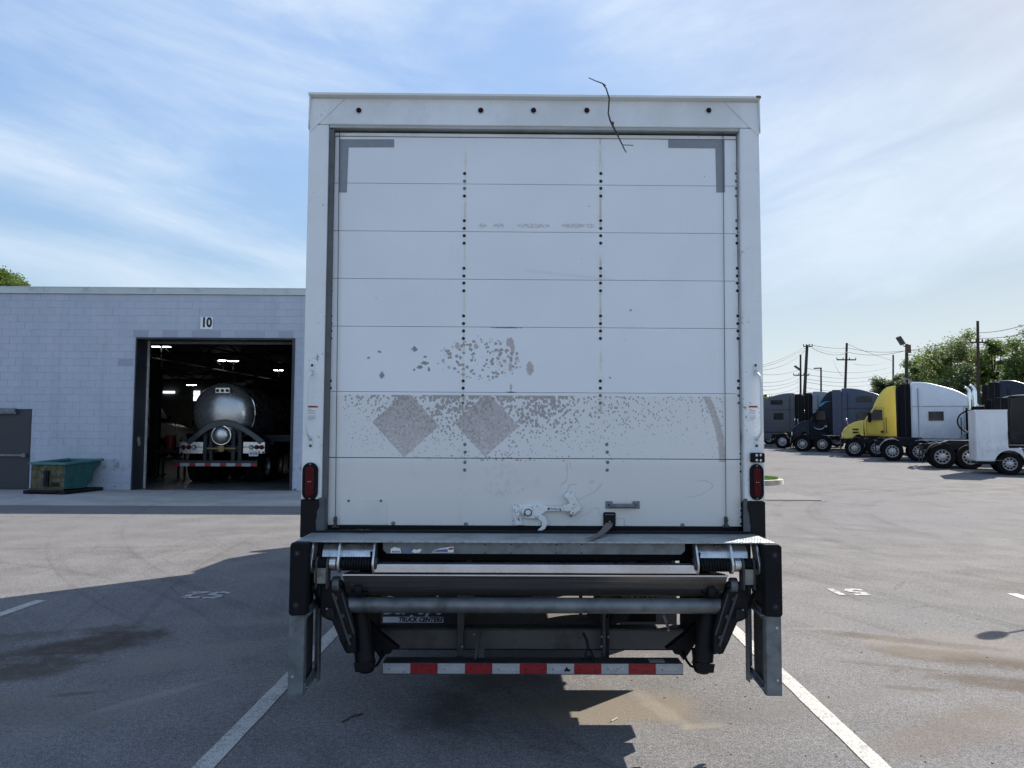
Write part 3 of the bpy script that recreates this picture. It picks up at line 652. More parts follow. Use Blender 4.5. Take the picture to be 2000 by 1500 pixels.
# --- door material: paint, ghosts of removed placards, flaking, rust, grime
def dloc(px, py):
    a = P(px, py, Y0 + .045); return a.x - XC, a.z
def _door(t):
    x, y, z = t.sep(); po = t.obj()
    n = t.noise(1.4, 5, rough=0.6); f = t.noise(18, 5, rough=0.65)
    flat = t.comb(x, 0.0, z)
    c = t.mix(n.step(0.3, 0.7), (0.80, 0.83, 0.86), (0.76, 0.79, 0.82))
    low = 1.0 - z.step(dloc(0, 900)[1] - .03, dloc(0, 898)[1] + .03)
    bot = 1.0 - z.step(dloc(0, 768)[1] - .01, dloc(0, 766)[1] + .01)
    c = t.mix(bot * 0.65, c, (0.71, 0.71, 0.69)); c = t.mix(low * 0.5, c, (0.64, 0.63, 0.59))
    c = t.mix(t.noise(2.6, 7, rough=0.7).step(0.55, 0.8) * (low * 0.35 + 0.10), c, (0.36, 0.35, 0.32))
    bare = (0.46, 0.415, 0.40)
    dmg = None
    def addm(m):
        nonlocal dmg; dmg = m if dmg is None else dmg.max(m)
    w1 = t.noise(30, 4, flat, 0.7); w2 = t.noise(90, 3, flat, 0.6)
    # two lozenge ghosts
    for (px, py, rp) in ((792, 828, 65), (950, 829, 63)):
        a, b = dloc(px, py); r = rp / 345.0
        d = (x - a + (z - b) * -0.03).abs() + (z - b + (x - a) * 0.05).abs() + (w1 - 0.5) * 0.012
        inside = 1.0 - d.step(r - .004, r + .004)
        scr = t.noise(60, 5, flat, 0.75, 1.0); body = 1.0 - (scr - (z - b) * 0.35).step(0.50, 0.62) * 0.50
        addm(inside * body * z.lt(dloc(0, 767)[1]))
    # flakes on the wide panel: denser along its upper edge and between the lozenges
    zt = dloc(0, 767)[1]; zb = dloc(0, 896)[1]; band = z.lt(zt) * z.gt(zb)
    up = (z - zb) / (zt - zb)
    cx0 = dloc(900, 0)[0]; mid = 1.0 - ((x - dloc(960, 0)[0]) / 0.95).abs().step(0.1, 1.0)
    dens = up.step(-0.1, 1.1) * (mid * 0.45 + 0.45) + up.step(0.9, 1.0) * 0.35 * (1.0 - (x - dloc(900, 0)[0]).abs().step(0.5, 0.9)) + (1.0 - up.step(0.0, 0.18)) * 0.35 * (1.0 - (x - dloc(1060, 0)[0]).abs().step(0.3, 0.7)) + 0.18 * mid
    big = t.noise(5, 4, flat, 0.6)
    vd, _ = t.vor(62, flat, sc=(1.0, 1.0, 0.8)); warp = t.noise(110, 3, flat, 0.7)
    th = dens * (big.step(0.30, 0.65) * 0.7 + 0.55) * 0.47 + 0.075
    fl = (vd + (warp - 0.5) * 0.9).lt(th) * band * (x.abs().lt(dloc(1413, 830)[0] + 0.0))
    addm(fl * 0.9); flk = fl
    # arc at the right
    ax = dloc(1411, 895)[0]; dz = z - dloc(0, 895)[1]
    arc = ((x - ax) + dz * dz * 0.66 + (w1 - 0.5) * 0.03).abs(); addm((1.0 - arc.step(0.014, 0.026)) * band * w2.step(0.32, 0.42))
    # cluster of flakes on the panel above
    def ell(px, py, rx, ry, k=1.0, wob=0.35, ns=w1):
        a, b = dloc(px, py); u = (x - a) / (rx / 350.0); v = (z - b) / (ry / 350.0)
        return 1.0 - ((u * u + v * v).sqrt() + (ns - 0.5) * (2 * wob)).step(0.85, 1.0)
    reg = ell(940, 702, 84, 44, wob=0.5); v2, _ = t.vor(42, flat); fl2 = (v2 + (w2 - 0.5) * 1.1).lt(big.step(0.2, 0.7) * 0.16 + 0.28); addm(reg * fl2); flk = flk.max(reg * fl2)
    reg = ell(985, 712, 22, 20, wob=0.4); addm(reg * w2.step(0.56, 0.60))
    dark = None
    for (px, py, rx, ry) in ((720, 699, 3, 2), (741, 687, 3, 2), (746, 733, 4, 6), (810, 682, 5, 4), (829, 709, 6, 3), (820, 717, 5, 3), (838, 722, 2, 4), (809, 722, 2, 2), (830, 697, 3, 2), (998, 766, 7, 1.5), (1232, 606, 2, 1.5), (1192, 738, 2, 1.5), (990, 640, 26, 1.2)):
        q = ell(px, py, rx * 1.25, ry * 1.25, wob=1.3, ns=w2); dark = q if dark is None else dark.max(q)
    for (px, py, rx, ry) in ((996, 669, 7, 9), (1001, 680, 4, 9), (1035, 719, 7, 13), (930, 677, 4, 6), (893, 676, 4, 7), (997, 717, 3, 9), (998, 757, 2, 7)): addm(ell(px, py, rx * 1.15, ry * 1.1, wob=0.9, ns=w2))
    # ghost of a line of lettering
    for (px, rx) in ((942, 9), (974, 12), (1042, 38), (1120, 26), (1152, 10)):
        addm(ell(px, 441, rx, 5, wob=0.6) * w2.step(0.42, 0.50) * 0.75)
    c = t.mix(dmg * 0.88, c, t.scale(bare, f.step(0.2, 0.8, 0.85, 1.15))); c = t.mix(flk * 0.42, c, (0.20, 0.185, 0.18)); c = t.mix(dark * 0.8, c, (0.10, 0.11, 0.12))
    # rust runs down the bolt lines
    for px, k in ((907, 0.6), (1173, 1.0)):
        q = (1.0 - (x - dloc(px, 560)[0]).abs().step(0.002, 0.010)) * t.noise(5, 4, flat, sc=(1, 1, 1)).step(0.42, 0.6) * z.gt(zt - .1)
        c = t.mix(q * 0.75 * k, c, (0.50, 0.43, 0.22))
    for px in (905, 1173, 1441):
        q = (1.0 - (x - dloc(px, 560)[0]).abs().step(0.004, 0.035)) * t.noise(9, 6, flat, 0.7).step(0.45, 0.75); c = t.mix(q * 0.30, c, (0.42, 0.40, 0.34))
    st = t.noise(26, 5, t.comb(x, 0.0, z * 0.05), 0.7).step(0.56, 0.72) * t.noise(2.0, 4, flat).step(0.4, 0.65); c = t.mix(st * 0.10, c, (0.40, 0.40, 0.38))
    sp2, _ = t.vor(9, flat); c = t.mix((1.0 - sp2.step(0.03, 0.045)) * t.noise(3, 2, flat).step(0.5, 0.52) * 0.7, c, (0.25, 0.25, 0.25))
    # scrape
    a, b = dloc(1025, 528); e = (z - b) + (x - a) * 0.10; q = (1.0 - (e - 0.0).abs().step(0.004, 0.013)) * x.gt(a) * x.lt(dloc(1195, 0)[0]); c = t.mix(q * 0.35, c, (0.62, 0.64, 0.66))
    # scuffed grime and hairlines on the bottom panel
    q = ell(980, 940, 42, 36, wob=0.6) * t.noise(24, 6, flat, 0.75).step(0.45, 0.7); c = t.mix(q * 0.4, c, (0.33, 0.33, 0.33))
    hl = t.noise(1.3, 3, flat, 0.5, 0.6); q = (1.0 - (hl - 0.5).abs().step(0.0, 0.0035)) * low * t.noise(2.2, 2, flat).step(0.5, 0.55); c = t.mix(q * 0.5, c, (0.30, 0.31, 0.33))
    return dict(c=c, r=dmg * 0.3 + (n * 0.15 + 0.30), n=t.bump(f * 0.25 - dmg * 0.7 + t.noise(2.2, 2, rough=0.4) * 3.0, 0.22, 0.004))
MAT['door_paint'] = mat('door_paint', _door)
def _post(t):
    x, y, z = t.sep(); n = t.noise(2.5, 6, rough=0.65); f = t.noise(40, 5, rough=0.7); g = t.noise(7, 4)
    edge = x.abs().step(UI + 0.0, UI + 0.03); chips = (f * 0.6 + g * 0.4).step(0.60, 0.625) * (1.0 - z.step(1.6, 2.9) * 0.6)
    c = t.mix(n.step(0.35, 0.75), (0.77, 0.80, 0.82), (0.72, 0.75, 0.76)); c = t.mix((1.0 - edge) * n.step(0.40, 0.65) * 0.18, c, (0.33, 0.33, 0.32)); c = t.mix(chips * 0.8, c, (0.12, 0.12, 0.12))
    return dict(c=c, r=0.36, n=t.bump(f - chips * 0.5, 0.12, 0.002))
MAT['post_paint'] = mat('post_paint', _post)

def X(s, u): return XC + s * u
def sb(m, s, u0, u1, y0, y1, z0, z1):                # box given by its distances from the centre line
    a, b = X(s, u0), X(s, u1); return m.box(min(a, b), max(a, b), y0, y1, z0, z1)
# --- rear frame
for s in (-1, 1):
    m = MB(); sb(m, s, UI + .004, UO, Y0, Y0 + .14, ZP, ZH); m.build('frame_post', MAT['post_paint'], truck, bevel=.006)
    m = MB(); sb(m, s, UI - .001, UO + .001, Y0 - .0015, Y0 + .14, ZD - .03, ZP - .002); m.build('post_base', MAT['black_paint'], truck, bevel=.004)
    m = MB(); sb(m, s, UI - (.024 if s < 0 else .001), UI + .003, Y0 + (.012 if s < 0 else .03), Y0 + .16, ZB - .02, ZH - .02); m.build('door_track', simple('track_tone%d' % s, (0.10, 0.11, 0.115) if s < 0 else (0.42, 0.44, 0.44), 0.6, 0.1, var=0.15, ns=9, dirt=(0.07, 0.07, 0.065), dsc=14, dlo=0.5, dhi=0.8), truck)  # left track darker, right one paler, grime blotches over both
    m = MB(); sb(m, s, UI - (.030 if s < 0 else .006), UI - .003, Y0 + .10, Y0 + .15, ZB - .02, ZH - .02); m.build('weather_seal', MAT['black_rubber'], truck)
    # gusset plate in the top corner
    zt = ZU - .002; tri = [(X(s, UO - .004), ZT - .215), (X(s, UO - .004), zt), (X(s, UO - .20), zt)]
    MB().prism(tri, 'y', Y0 - .0035, Y0 + .001).build('gusset_plate', MAT['post_paint'], truck)
    # flared corner of the hood
    MB().prism([(X(s, UO - .001), ZT - .20), (X(s, UL - .002), ZT - .002), (X(s, UO - .012), ZT - .002)], 'y', Y0 - .02, Y0 + .1).build('corner_flare', MAT['white_paint'], truck)
MB().box(X(-1, UO), X(1, UO), Y0 + .001, Y0 + .14, ZH + .002, ZT - .0).build('header', MAT['post_paint'], truck, bevel=.006)
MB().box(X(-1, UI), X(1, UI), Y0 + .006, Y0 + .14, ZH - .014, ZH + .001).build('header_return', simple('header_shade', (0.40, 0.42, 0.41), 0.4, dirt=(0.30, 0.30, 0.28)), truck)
MB().box(X(-1, UI), X(1, UI), Y0 + .085, Y0 + .16, ZH - .06, ZH - .010).build('header_seal', MAT['black_rubber'], truck)
m = MB(); m.prism([(YH, ZL0), (YH, ZL1 - .004), (YH + .006, ZL1), (Y0 + .16, ZL1 + .006), (Y0 + .16, ZT - .01), (Y0 - .001, ZU), (YH + .008, ZL0)], 'x', X(-1, UL), X(1, UL))
m.build('roof_hood', MAT['white_paint'], truck, bevel=.003)
MB().box(X(1, UL - .03), X(1, UL + .003), YH - .003, YH + .03, ZL0 + .001, ZL1 + .002).build('cap_patch', MAT['rust'], truck, bevel=.008)
for (px, py) in ((701, 216), (939, 216), (1042, 216), (1146, 216), (1384, 216)):
    a = P(px, py, Y0); l = MB().cyl((a.x, Y0 - .010, a.z), (a.x, Y0 + .01, a.z), .0145, 20).build('marker_light', MAT['black_paint'], truck, bevel=.003)
    MB().ball((a.x, Y0 - .009, a.z), .0088, (1, .7, 1), 14, 8).build('lens', MAT['lens_dark_red'], l)
    MB().lathe([(.0155, -.001), (.0155, -.004), (.0175, -.004), (.0175, -.001)], (a.x, Y0 - .0, a.z), (0, 1, 0), 20).build('rim', MAT['white_paint'], l)
for (s, pts) in ((-1, ((634, 972), (623, 972), (624, 990), (619, 999), (618.5, 1012), (616.5, 1016), (618, 1036), (634, 1036))), (1, ((1452, 974), (1460, 974), (1459, 992), (1463, 1006), (1464, 1020), (1466, 1028), (1465, 1038), (1452, 1038)))):
    MB().prism([(P(x, y, Y0 - .003).x, P(x, y, Y0 - .003).z) for x, y in pts], 'y', Y0 - .0032, Y0 - .0017).build('bared_steel', simple('bared%d' % s, (0.085, 0.095, 0.105), 0.6, 0.2, var=.25, ns=12), truck)
# --- roll-up door
edges_y = [270, 360.5, 453.5, 546.5, 639.5, 767, 896, 1028]
YD = Y0 + .045; UD = UI - .013
zs = [P(1045, q, YD).z for q in edges_y]
for k in range(7):
    gap = .0013 if k < 5 else .0032
    MB().box(X(-1, UD), X(1, UI - .004), YD, YD + .022, zs[k + 1] + gap, zs[k] - .0006).build('door_panel', MAT['door_paint'], truck, bevel=.0016)
MB().box(X(-1, UD), X(1, UD), YD + .026, YD + .04, zs[7] - .01, zs[0] + .03).build('door_backing', MAT['void'], truck)
MB().box(X(-1, UD), X(1, UI - .004), YD - .004, YD + .024, zs[0] + .003, zs[0] + .022).build('door_top_strip', MAT['post_paint'], truck, bevel=.002)
MB().box(X(-1, UD), X(1, UD), YD - .003, YD + .02, zs[7] - .02, zs[7] + .0015).build('bottom_seal', MAT['black_rubber'], truck, bevel=.004)
MB().box(X(-1, UI + .04), X(1, UI + .04), Y0 - .0, Y0 + .2, ZD - .03, ZB - .015).build('sill', MAT['dark_steel'], truck, bevel=.004)
# bolts
bolt_b = MB().lathe([(.0001, -.0045), (.006, -.004), (.0088, -.0015), (.0095, .001)], (0, 0, 0), (0, 1, 0), 14).mesh('bolt', simple('bolt_black', (0.02, 0.022, 0.025), 0.25, 0.6, var=0.4))
bolt_g = MB().lathe([(.0001, -.005), (.006, -.0045), (.009, -.0015), (.0098, .001)], (0, 0, 0), (0, 1, 0), 14).mesh('bolt', MAT['galv'])
ring_m = MB().lathe([(.0098, -.0012), (.0135, -.0012), (.0137, .001)], (0, 0, 0), (0, 1, 0), 14).mesh('washer', MAT['clean_white'])
def bolt(px, py, me, Y=None, washer=True, r=1.0):
    Y = Y or YD; a = P(px, py, Y); o = put(me, 'bolt', truck, loc=(a.x - XC, Y - Y0, a.z), scale=(r, r, r), rot=(0, jit.uniform(0, 6), 0))
    if washer: put(ring_m, 'washer', o)
ysU = (339, 354, 368, 383, 431, 446, 460.5, 475, 524, 539, 553, 568, 617, 632, 646.5, 661, 744, 758)
for q in ysU:
    t_ = (q - 339) / 420.0
    bolt(907.5 - 3 * t_, q, bolt_g if q in (354, 368) else bolt_b); bolt(1173.5 - 1 * t_, q, bolt_b)
    bolt(1438 + 4.5 * t_, q, bolt_b if q > 440 else bolt_g); bolt(649 - 4 * t_, q, bolt_b)
for q in (772.5, 787):
    for px in (904, 1172.5, 1443): bolt(px, q, bolt_g)
for q, px, p2 in ((868, 908, 1185), (883, 908.5, 1186), (903, 908, 1187), (918, 907.5, 1186)):
    bolt(px, q, bolt_g, washer=False); bolt(p2, q, bolt_g, washer=False); bolt(1447.5, q + 3 if q > 870 else 886, bolt_b)
for q in (997, 1010, 1023): bolt(1448.5, q, bolt_b); bolt(634, q, bolt_b)
for px, q in ((768, 1022), (910, 1024), (1333, 1026)): bolt(px, q, bolt_g, washer=False, r=1.25)
a = px_rect(664, 975, 757, 1026, YD); MB().box(a[0], a[1], YD - .0022, YD + .001, a[2] + .004, a[3]).build('repair_plate', simple('plate_white', (0.66, 0.67, 0.66), 0.4, var=0.05, ns=5), truck, bevel=.0012)
for px in (681, 744): bolt(px, 978, bolt_g, Y=YD - .0025, washer=False, r=.8)
# grey adhesive tape in the upper corners
for pts in ([(663, 272), (770, 272), (770, 288), (681, 288), (677.5, 376), (661.5, 376)], [(1415, 274), (1305, 273), (1305, 289), (1397, 290), (1399, 376), (1416, 376)]):
    poly = [(P(px, py, YD).x, P(px, py, YD).z) for px, py in pts]
    MB().prism(poly, 'y', YD - .0016, YD - .0002).build('corner_tape', MAT['grey_tape'], truck)
# lift cables with their anchors
for (x0, x1) in ((663, 655), (1412, 1418)):
    a = P(x0, 258, YD - .012); b = P(x1, 1014, YD - .012)
    MB().cyl(a, b, .0019, 8).build('lift_cable', MAT['galv_dark'], truck)
    m = MB(); m.box(b.x - .008, b.x + .008, YD - .018, YD - .001, b.z - .04, b.z + .014); m.cyl((b.x, YD - .03, b.z - .004), (b.x, YD, b.z - .004), .009, 12); m.cyl((b.x, YD - .03, b.z - .032), (b.x, YD, b.z - .032), .010, 12); m.box(b.x - .02, b.x + .02, YD - .012, YD - .001, b.z - .048, b.z - .036)
    m.build('cable_anchor', MAT['galv_dark'], truck, bevel=.002)
# pull handle
m = MB()
a = P(1190, 986, YD); b = P(1243, 986, YD)
for q in (a, b): m.box(q.x - .022, q.x + .018, YD - .006, YD - .0005, q.z - .021, q.z + .021)
m.tube([(a.x + .01, YD - .006, a.z - .002), (a.x + .022, YD - .03, a.z - .004), (b.x - .024, YD - .03, b.z - .004), (b.x - .01, YD - .006, b.z - .002)], .013, 10)
hd = m.build('pull_handle', MAT['galv'], truck, bevel=.003)
for q in (a, b): MB().cyl((q.x - .004, YD - .012, q.z), (q.x - .004, YD - .004, q.z), .006, 10).build('screw', MAT['galv_dark'], hd)
# strap and its plate
a = px_rect(1178, 1000, 1202, 1028, YD)
sp_ = MB().prism([(a[0], a[2] + .008), (a[0] + .008, a[2]), (a[1] - .008, a[2]), (a[1], a[2] + .008), (a[1], a[3] - .006), (a[1] - .006, a[3]), (a[0] + .006, a[3]), (a[0], a[3] - .006)], 'y', YD - .012, YD - .001).build('strap_plate', MAT['black_paint'], truck, bevel=.002)
xm = (a[0] + a[1]) / 2; m = MB(); m.cyl((xm, YD - .02, a[2] + .028), (xm, YD - .010, a[2] + .028), .006, 12); m.box(xm - .026, xm + .026, YD - .017, YD - .012, a[3] - .014, a[3] - .010); m.build('rivet', MAT['galv'], sp_)
pts = [P(1190, 1022, YD - .02), P(1187, 1029, Y0 - .01), P(1180, 1036, Y0 - .05), P(1166, 1048, Y0 - .17), P(1152, 1056, Y0 - .27)]
zd = ZD + .006
pts[2] = Vector((pts[2].x, Y0 - .05, zd + .012)); pts[3] = Vector((P(1168, 1047, Y0 - .15).x, Y0 - .16, zd + .003)); pts[4] = Vector((P(1150, 1057, Y0 - .28).x, Y0 - .285, zd + .003))
m = MB(); prev = None; vs = []
for k, p in enumerate(pts):
    w = .024 + (.0 if k else -.004); sk = (0, 0.0, 0) if k < 2 else (0, .012, 0)
    vs += [p + Vector((-w, -sk[1], 0)), p + Vector((w, sk[1], 0)), p + Vector((w, sk[1], .003)), p + Vector((-w, -sk[1], .003))]
m.add(vs, [(4 * k + i, 4 * k + (i + 1) % 4, 4 * k + 4 + (i + 1) % 4, 4 * k + 4 + i) for k in range(4) for i in range(4)] + [(0, 1, 2, 3), (16, 17, 18, 19)])
m.build('pull_strap', MAT['strap_web'], truck)
# latch
def dp(px, py, Y=YD): return (P(px, py, Y).x, P(px, py, Y).z)
CW = MAT['chipped_white']
la = MB().prism([dp(*q) for q in ((1001, 985), (1058, 984), (1062, 990), (1062, 1022), (1055, 1027), (1005, 1026), (1001, 1022))], 'y', YD - .007, YD - .0005).build('latch', CW, truck, bevel=.002)
m = MB(); m.prism([dp(*q) for q in ((1018, 999), (1022, 990), (1032, 985.5), (1060, 986), (1070, 989), (1108, 988), (1108, 998), (1066, 998), (1054, 1008), (1044, 1013), (1028, 1012), (1020, 1006))], 'y', YD - .030, YD - .008)
m.build('lever', CW, la, bevel=.006, seg=3)
m = MB(); m.prism([dp(*q) for q in ((1046, 1008), (1052, 1003), (1064, 1008), (1070, 1020), (1064, 1032), (1053, 1037), (1049, 1035), (1058, 1027), (1058, 1018), (1050, 1013))], 'y', YD - .034, YD - .012)
m.build('hook', CW, la, bevel=.004, seg=3)
a = P(1031, 1000, YD); m = MB(); m.cyl((a.x, YD - .040, a.z), (a.x, YD - .028, a.z), .016, 20); m.build('pivot_pin', CW, la, bevel=.003)
MB().lathe([(.017, -.036), (.017, -.031), (.021, -.031), (.021, -.036), (.017, -.036)], (a.x, YD, a.z), (0, 1, 0), 20).build('pivot_ring', MAT['black_paint'], la)
m = MB(); m.prism([dp(*q) for q in ((1004, 1006), (1016, 1006), (1020, 1024), (1008, 1026))], 'y', YD - .022, YD - .006); a = P(1011, 1004, YD); m.cyl((a.x, YD - .03, a.z), (a.x, YD - .004, a.z), .011, 14); m.prism([dp(*q) for q in ((1001, 992), (1008, 990), (1014, 998), (1006, 1001))], 'y', YD - .018, YD - .006)
m.build('catch', CW, la, bevel=.003)
m = MB(); m.prism([dp(*q) for q in ((1100, 985), (1112, 983), (1108, 975), (1100, 970), (1103, 963), (1117, 960), (1121, 968), (1126, 978), (1134, 990), (1130, 998), (1120, 1004), (1115, 1008), (1110, 1008), (1112, 998), (1100, 998))], 'y', YD - .036, YD - .004)
m.build('handle_end', CW, la, bevel=.004)
a = P(1115, 969, YD); m = MB(); m.lathe([(.0001, -.044), (.011, -.044), (.013, -.034)], (a.x, YD, a.z), (0, 1, 0), 16); m.build('pin', CW, la)
put(text_mesh('TODCO', 0.018, MAT['black_print'], .0003, spacing=1.05), 'cast_lettering', la, loc=(P(1083, 993, YD).x - XC, YD - Y0 - .0312, P(1083, 993, YD).z), rot=FACE)
# --- grab handles, decals, lamps, switch
for s in (-1, 1):
    yb = (716, 866); xh = 1474 if s > 0 else 611
    zt_, zb_ = P(xh, 722, Y0).z, P(xh, 862, Y0).z; uh = abs(P(xh, 740, Y0).x - XC) + .004
    m = MB()
    for z_ in (zt_, zb_): m.box(X(s, uh) - .011, X(s, uh) + .011, Y0 - .007, Y0 - .0005, z_ - .030, z_ + .030)
    m.tube([(X(s, uh), Y0 - .006, zt_ - .014), (X(s, uh), Y0 - .03, zt_ - .022), (X(s, uh + .008), Y0 - .055, zt_ - .045), (X(s, uh + .012), Y0 - .06, zt_ - .08), (X(s, uh + .012), Y0 - .06, zb_ + .08), (X(s, uh + .008), Y0 - .055, zb_ + .045), (X(s, uh), Y0 - .03, zb_ + .022), (X(s, uh), Y0 - .006, zb_ + .014)], .0078, 10)
    g = m.build('grab_handle', MAT['white_paint'], truck, bevel=.002)
    for z_ in (zt_, zb_):
        for d in (-.018, .018): MB().lathe([(.0001, -.006), (.005, -.005), (.008, 0)], (X(s, uh), Y0 - .007, z_ + d + (.006 if z_ == zt_ else -.006)), (0, 1, 0), 10).build('screw', MAT['galv_dark'], g)
    r = px_rect(599, 792, 621, 826, Y0) if s < 0 else px_rect(1462, 792, 1480, 825, Y0)
    dcl = MB().box(r[0], r[1], Y0 - .0012, Y0 - .0002, r[2], r[3]).build('warning_decal', MAT['white_print'], truck)
    MB().box(r[0] + .001, r[1] - .001, Y0 - .0018, Y0 - .0012, r[3] - .012, r[3] - .001).build('decal_header', MAT['orange_print'], dcl)
    m = MB()
    for k, (wd) in enumerate((.4, .9, .8, .9, 0, .9, .85, .9, .6)):
        if wd: m.box(r[0] + .005, r[0] + .005 + (r[1] - r[0] - .012) * wd, Y0 - .0018, Y0 - .0012, r[3] - .022 - k * .0075, r[3] - .0195 - k * .0075)
    m.build('decal_print', simple('fine_print%d' % s, (0.30, 0.31, 0.33), 0.5), dcl)
    put(text_mesh('WARNING', .0095, MAT['black_print'], .0002, .0002), 'decal_word', dcl, loc=((r[0] + r[1]) / 2 - XC, -.0021, r[3] - .0065), rot=FACE)
    # oval stop lamp
    r = px_rect(592, 903, 621, 977, Y0) if s < 0 else px_rect(1463, 906, 1491, 977, Y0)
    def stadium(x0, x1, z0, z1, n=10):
        w = (x1 - x0) / 2; cx = (x0 + x1) / 2; o = []
        for k in range(n + 1): q = math.pi * k / n; o.append((cx + w * math.cos(q), z1 - w + w * math.sin(q)))
        for k in range(n + 1): q = math.pi + math.pi * k / n; o.append((cx + w * math.cos(q), z0 + w + w * math.sin(q)))
        return o
    tl = MB().prism(stadium(*r), 'y', Y0 - .016, Y0 - .0005).build('tail_light', MAT['black_rubber'], truck, bevel=.004)
    i_ = .020; MB().prism(stadium(r[0] + i_, r[1] - i_, r[2] + i_, r[3] - i_), 'y', Y0 - .024, Y0 - .014).build('lens', MAT['lens_red'], tl, bevel=.005)
    cx = (r[0] + r[1]) / 2; cz = (r[2] + r[3]) / 2
    m = MB()
    for k in range(-5, 6): m.box(r[0] + i_ + .003, r[1] - i_ - .003, Y0 - .0252, Y0 - .0238, cz + k * .0125 - .001, cz + k * .0125 + .001)
    for k in (-1, 0, 1): m.box(cx + k * .0095 - .0008, cx + k * .0095 + .0008, Y0 - .0250, Y0 - .0238, r[2] + i_ + .01, r[3] - i_ - .01)
    m.build('lens_ribs', MAT['lens_dark_red'], tl)
    m = MB()
    for d in (-.006, .006): m.cyl((cx + d, Y0 - .027, cz), (cx + d, Y0 - .023, cz), .0022, 8)
    m.build('reflector_dot', MAT['chrome'], tl)
    for z_ in (r[2] + .010, r[3] - .010): MB().lathe([(.0001, -.004), (.004, -.003), (.006, 0)], (cx, Y0 - .016, z_), (0, 1, 0), 10).build('screw', MAT['galv'], tl)
r = px_rect(1464, 884, 1491, 903, Y0)
sw = MB().box(r[0], r[1], Y0 - .03, Y0 - .0005, r[2], r[3]).build('lift_switch', MAT['black_rubber'], truck, bevel=.006)
cx, cz = r[0] + .052, (r[2] + r[3]) / 2
m = MB()
for d in (-1, 1):
    z_ = cz + d * .0135
    m.prism([(cx, z_ + .009 * d), (cx + .008, z_), (cx + .003, z_), (cx + .003, z_ - .006 * d), (cx - .003, z_ - .006 * d), (cx - .003, z_), (cx - .008, z_)], 'y', Y0 - .0312, Y0 - .0295)
    m.box(cx - .028, cx - .016, Y0 - .0312, Y0 - .0295, z_ - .006, z_ - .001); m.box(cx - .028, cx - .016, Y0 - .0312, Y0 - .0295, z_ + .001, z_ + .006)
m.build('switch_symbol', MAT['white_print'], sw)
# --- body behind the frame
for s in (-1, 1):
    m = MB(); sb(m, s, UO - .03, UO - .006, Y0 + .14, Y0 + LT, ZD - .02, ZT - .02); m.build('side_wall', MAT['clean_white'], truck)
    m = MB(); sb(m, s, UO - .05, UO - .002, Y0 + .14, Y0 + LT, ZD - .09, ZD - .02); m.build('bottom_rail', MAT['aluminium'], truck)
    m = MB(); sb(m, s, UO - .05, UO + .002, Y0 + .16, Y0 + LT, ZT - .05, ZT + .01); m.build('top_rail', MAT['white_paint'], truck)
MB().box(X(-1, UO - .006), X(1, UO - .006), Y0 + .14, Y0 + LT, ZT - .012, ZT + .012).build('roof', MAT['clean_white'], truck)
MB().box(X(-1, UO), X(1, UO), Y0 + LT, Y0 + LT + .04, ZD - .09, ZT).build('front_wall', MAT['clean_white'], truck)
MB().box(X(-1, UO - .03), X(1, UO - .03), Y0 + .2, Y0 + LT, ZD - .06, ZD - .02).build('floor', MAT['dark_steel'], truck)
m = MB()
for k in range(16): m.box(X(-1, UO - .05), X(1, UO - .05), Y0 + .5 + k * .4, Y0 + .56 + k * .4, ZD - .15, ZD - .06)
m.build('floor_crossmember', MAT['dark_steel'], truck)
for s in (-1, 1):
    m = MB(); sb(m, s, .40, .47, Y0 + .55, Y0 + LT + 2.2, .66, ZD - .15); m.build('chassis_rail', MAT['dark_steel'], truck)
# axles, wheels, cab
def wheel_meshes(R=.50, W=.28, rimc='rim_paint'):
    ty = MB().lathe([(R * .56, -W / 2 + .02), (R * .62, -W / 2), (R * .93, -W / 2 + .006), (R * .995, -W / 2 + .04), (R, -W * .2), (R, W * .2), (R * .995, W / 2 - .04), (R * .93, W / 2 - .006), (R * .62, W / 2), (R * .56, W / 2 - .02)], (0, 0, 0), (0, 1, 0), 36).mesh('tyre', MAT['tyre_rubber'])
    return ty
def _wheel_rim(R, W, mt, holes=10, deep=.10, hubc=None):
    m = MB(); m.lathe([(R * .57, W / 2 - .015), (R * .585, W / 2 - .004), (R * .56, W / 2 - .004), (R * .53, W / 2 - .03), (R * .50, W / 2 - deep), (R * .44, W / 2 - deep + .01), (R * .26, W / 2 - deep + .012), (R * .24, W / 2 - deep + .05), (R * .20, W / 2 - deep + .06), (R * .001, W / 2 - deep + .06)], (0, 0, 0), (0, -1, 0), 32)
    return m.mesh('rim', mt)
def _rim_holes(R, W, deep=.10, n=10):
    m = MB()
    for k in range(n):
        q = 2 * math.pi * k / n; c = Vector((math.cos(q), 0, math.sin(q))) * R * .40
        m.cyl(c + Vector((0, -(W / 2 - deep + .004) - .014, 0)), c + Vector((0, -(W / 2 - deep), 0)), R * .10, 10)
    return m.mesh('rim_holes', MAT['void'])
def _lugs(R, W, deep=.10, n=10):
    m = MB()
    for k in range(n):
        q = 2 * math.pi * (k + .5) / n; c = Vector((math.cos(q), 0, math.sin(q))) * R * .29
        m.cyl(c + Vector((0, -(W / 2 - deep) - .045, 0)), c + Vector((0, -(W / 2 - deep), 0)), R * .03, 6)
    return m.mesh('lug_nuts', MAT['chrome'])
ms('rim_paint', (0.42, 0.43, 0.45), 0.35, 0.5, var=0.1)
ms('rim_black', (0.03, 0.03, 0.033), 0.4, 0.3, var=0.1)
WT = wheel_meshes(); WR = _wheel_rim(.5, .28, MAT['rim_paint']); WH = _rim_holes(.5, .28); WL = _lugs(.5, .28)
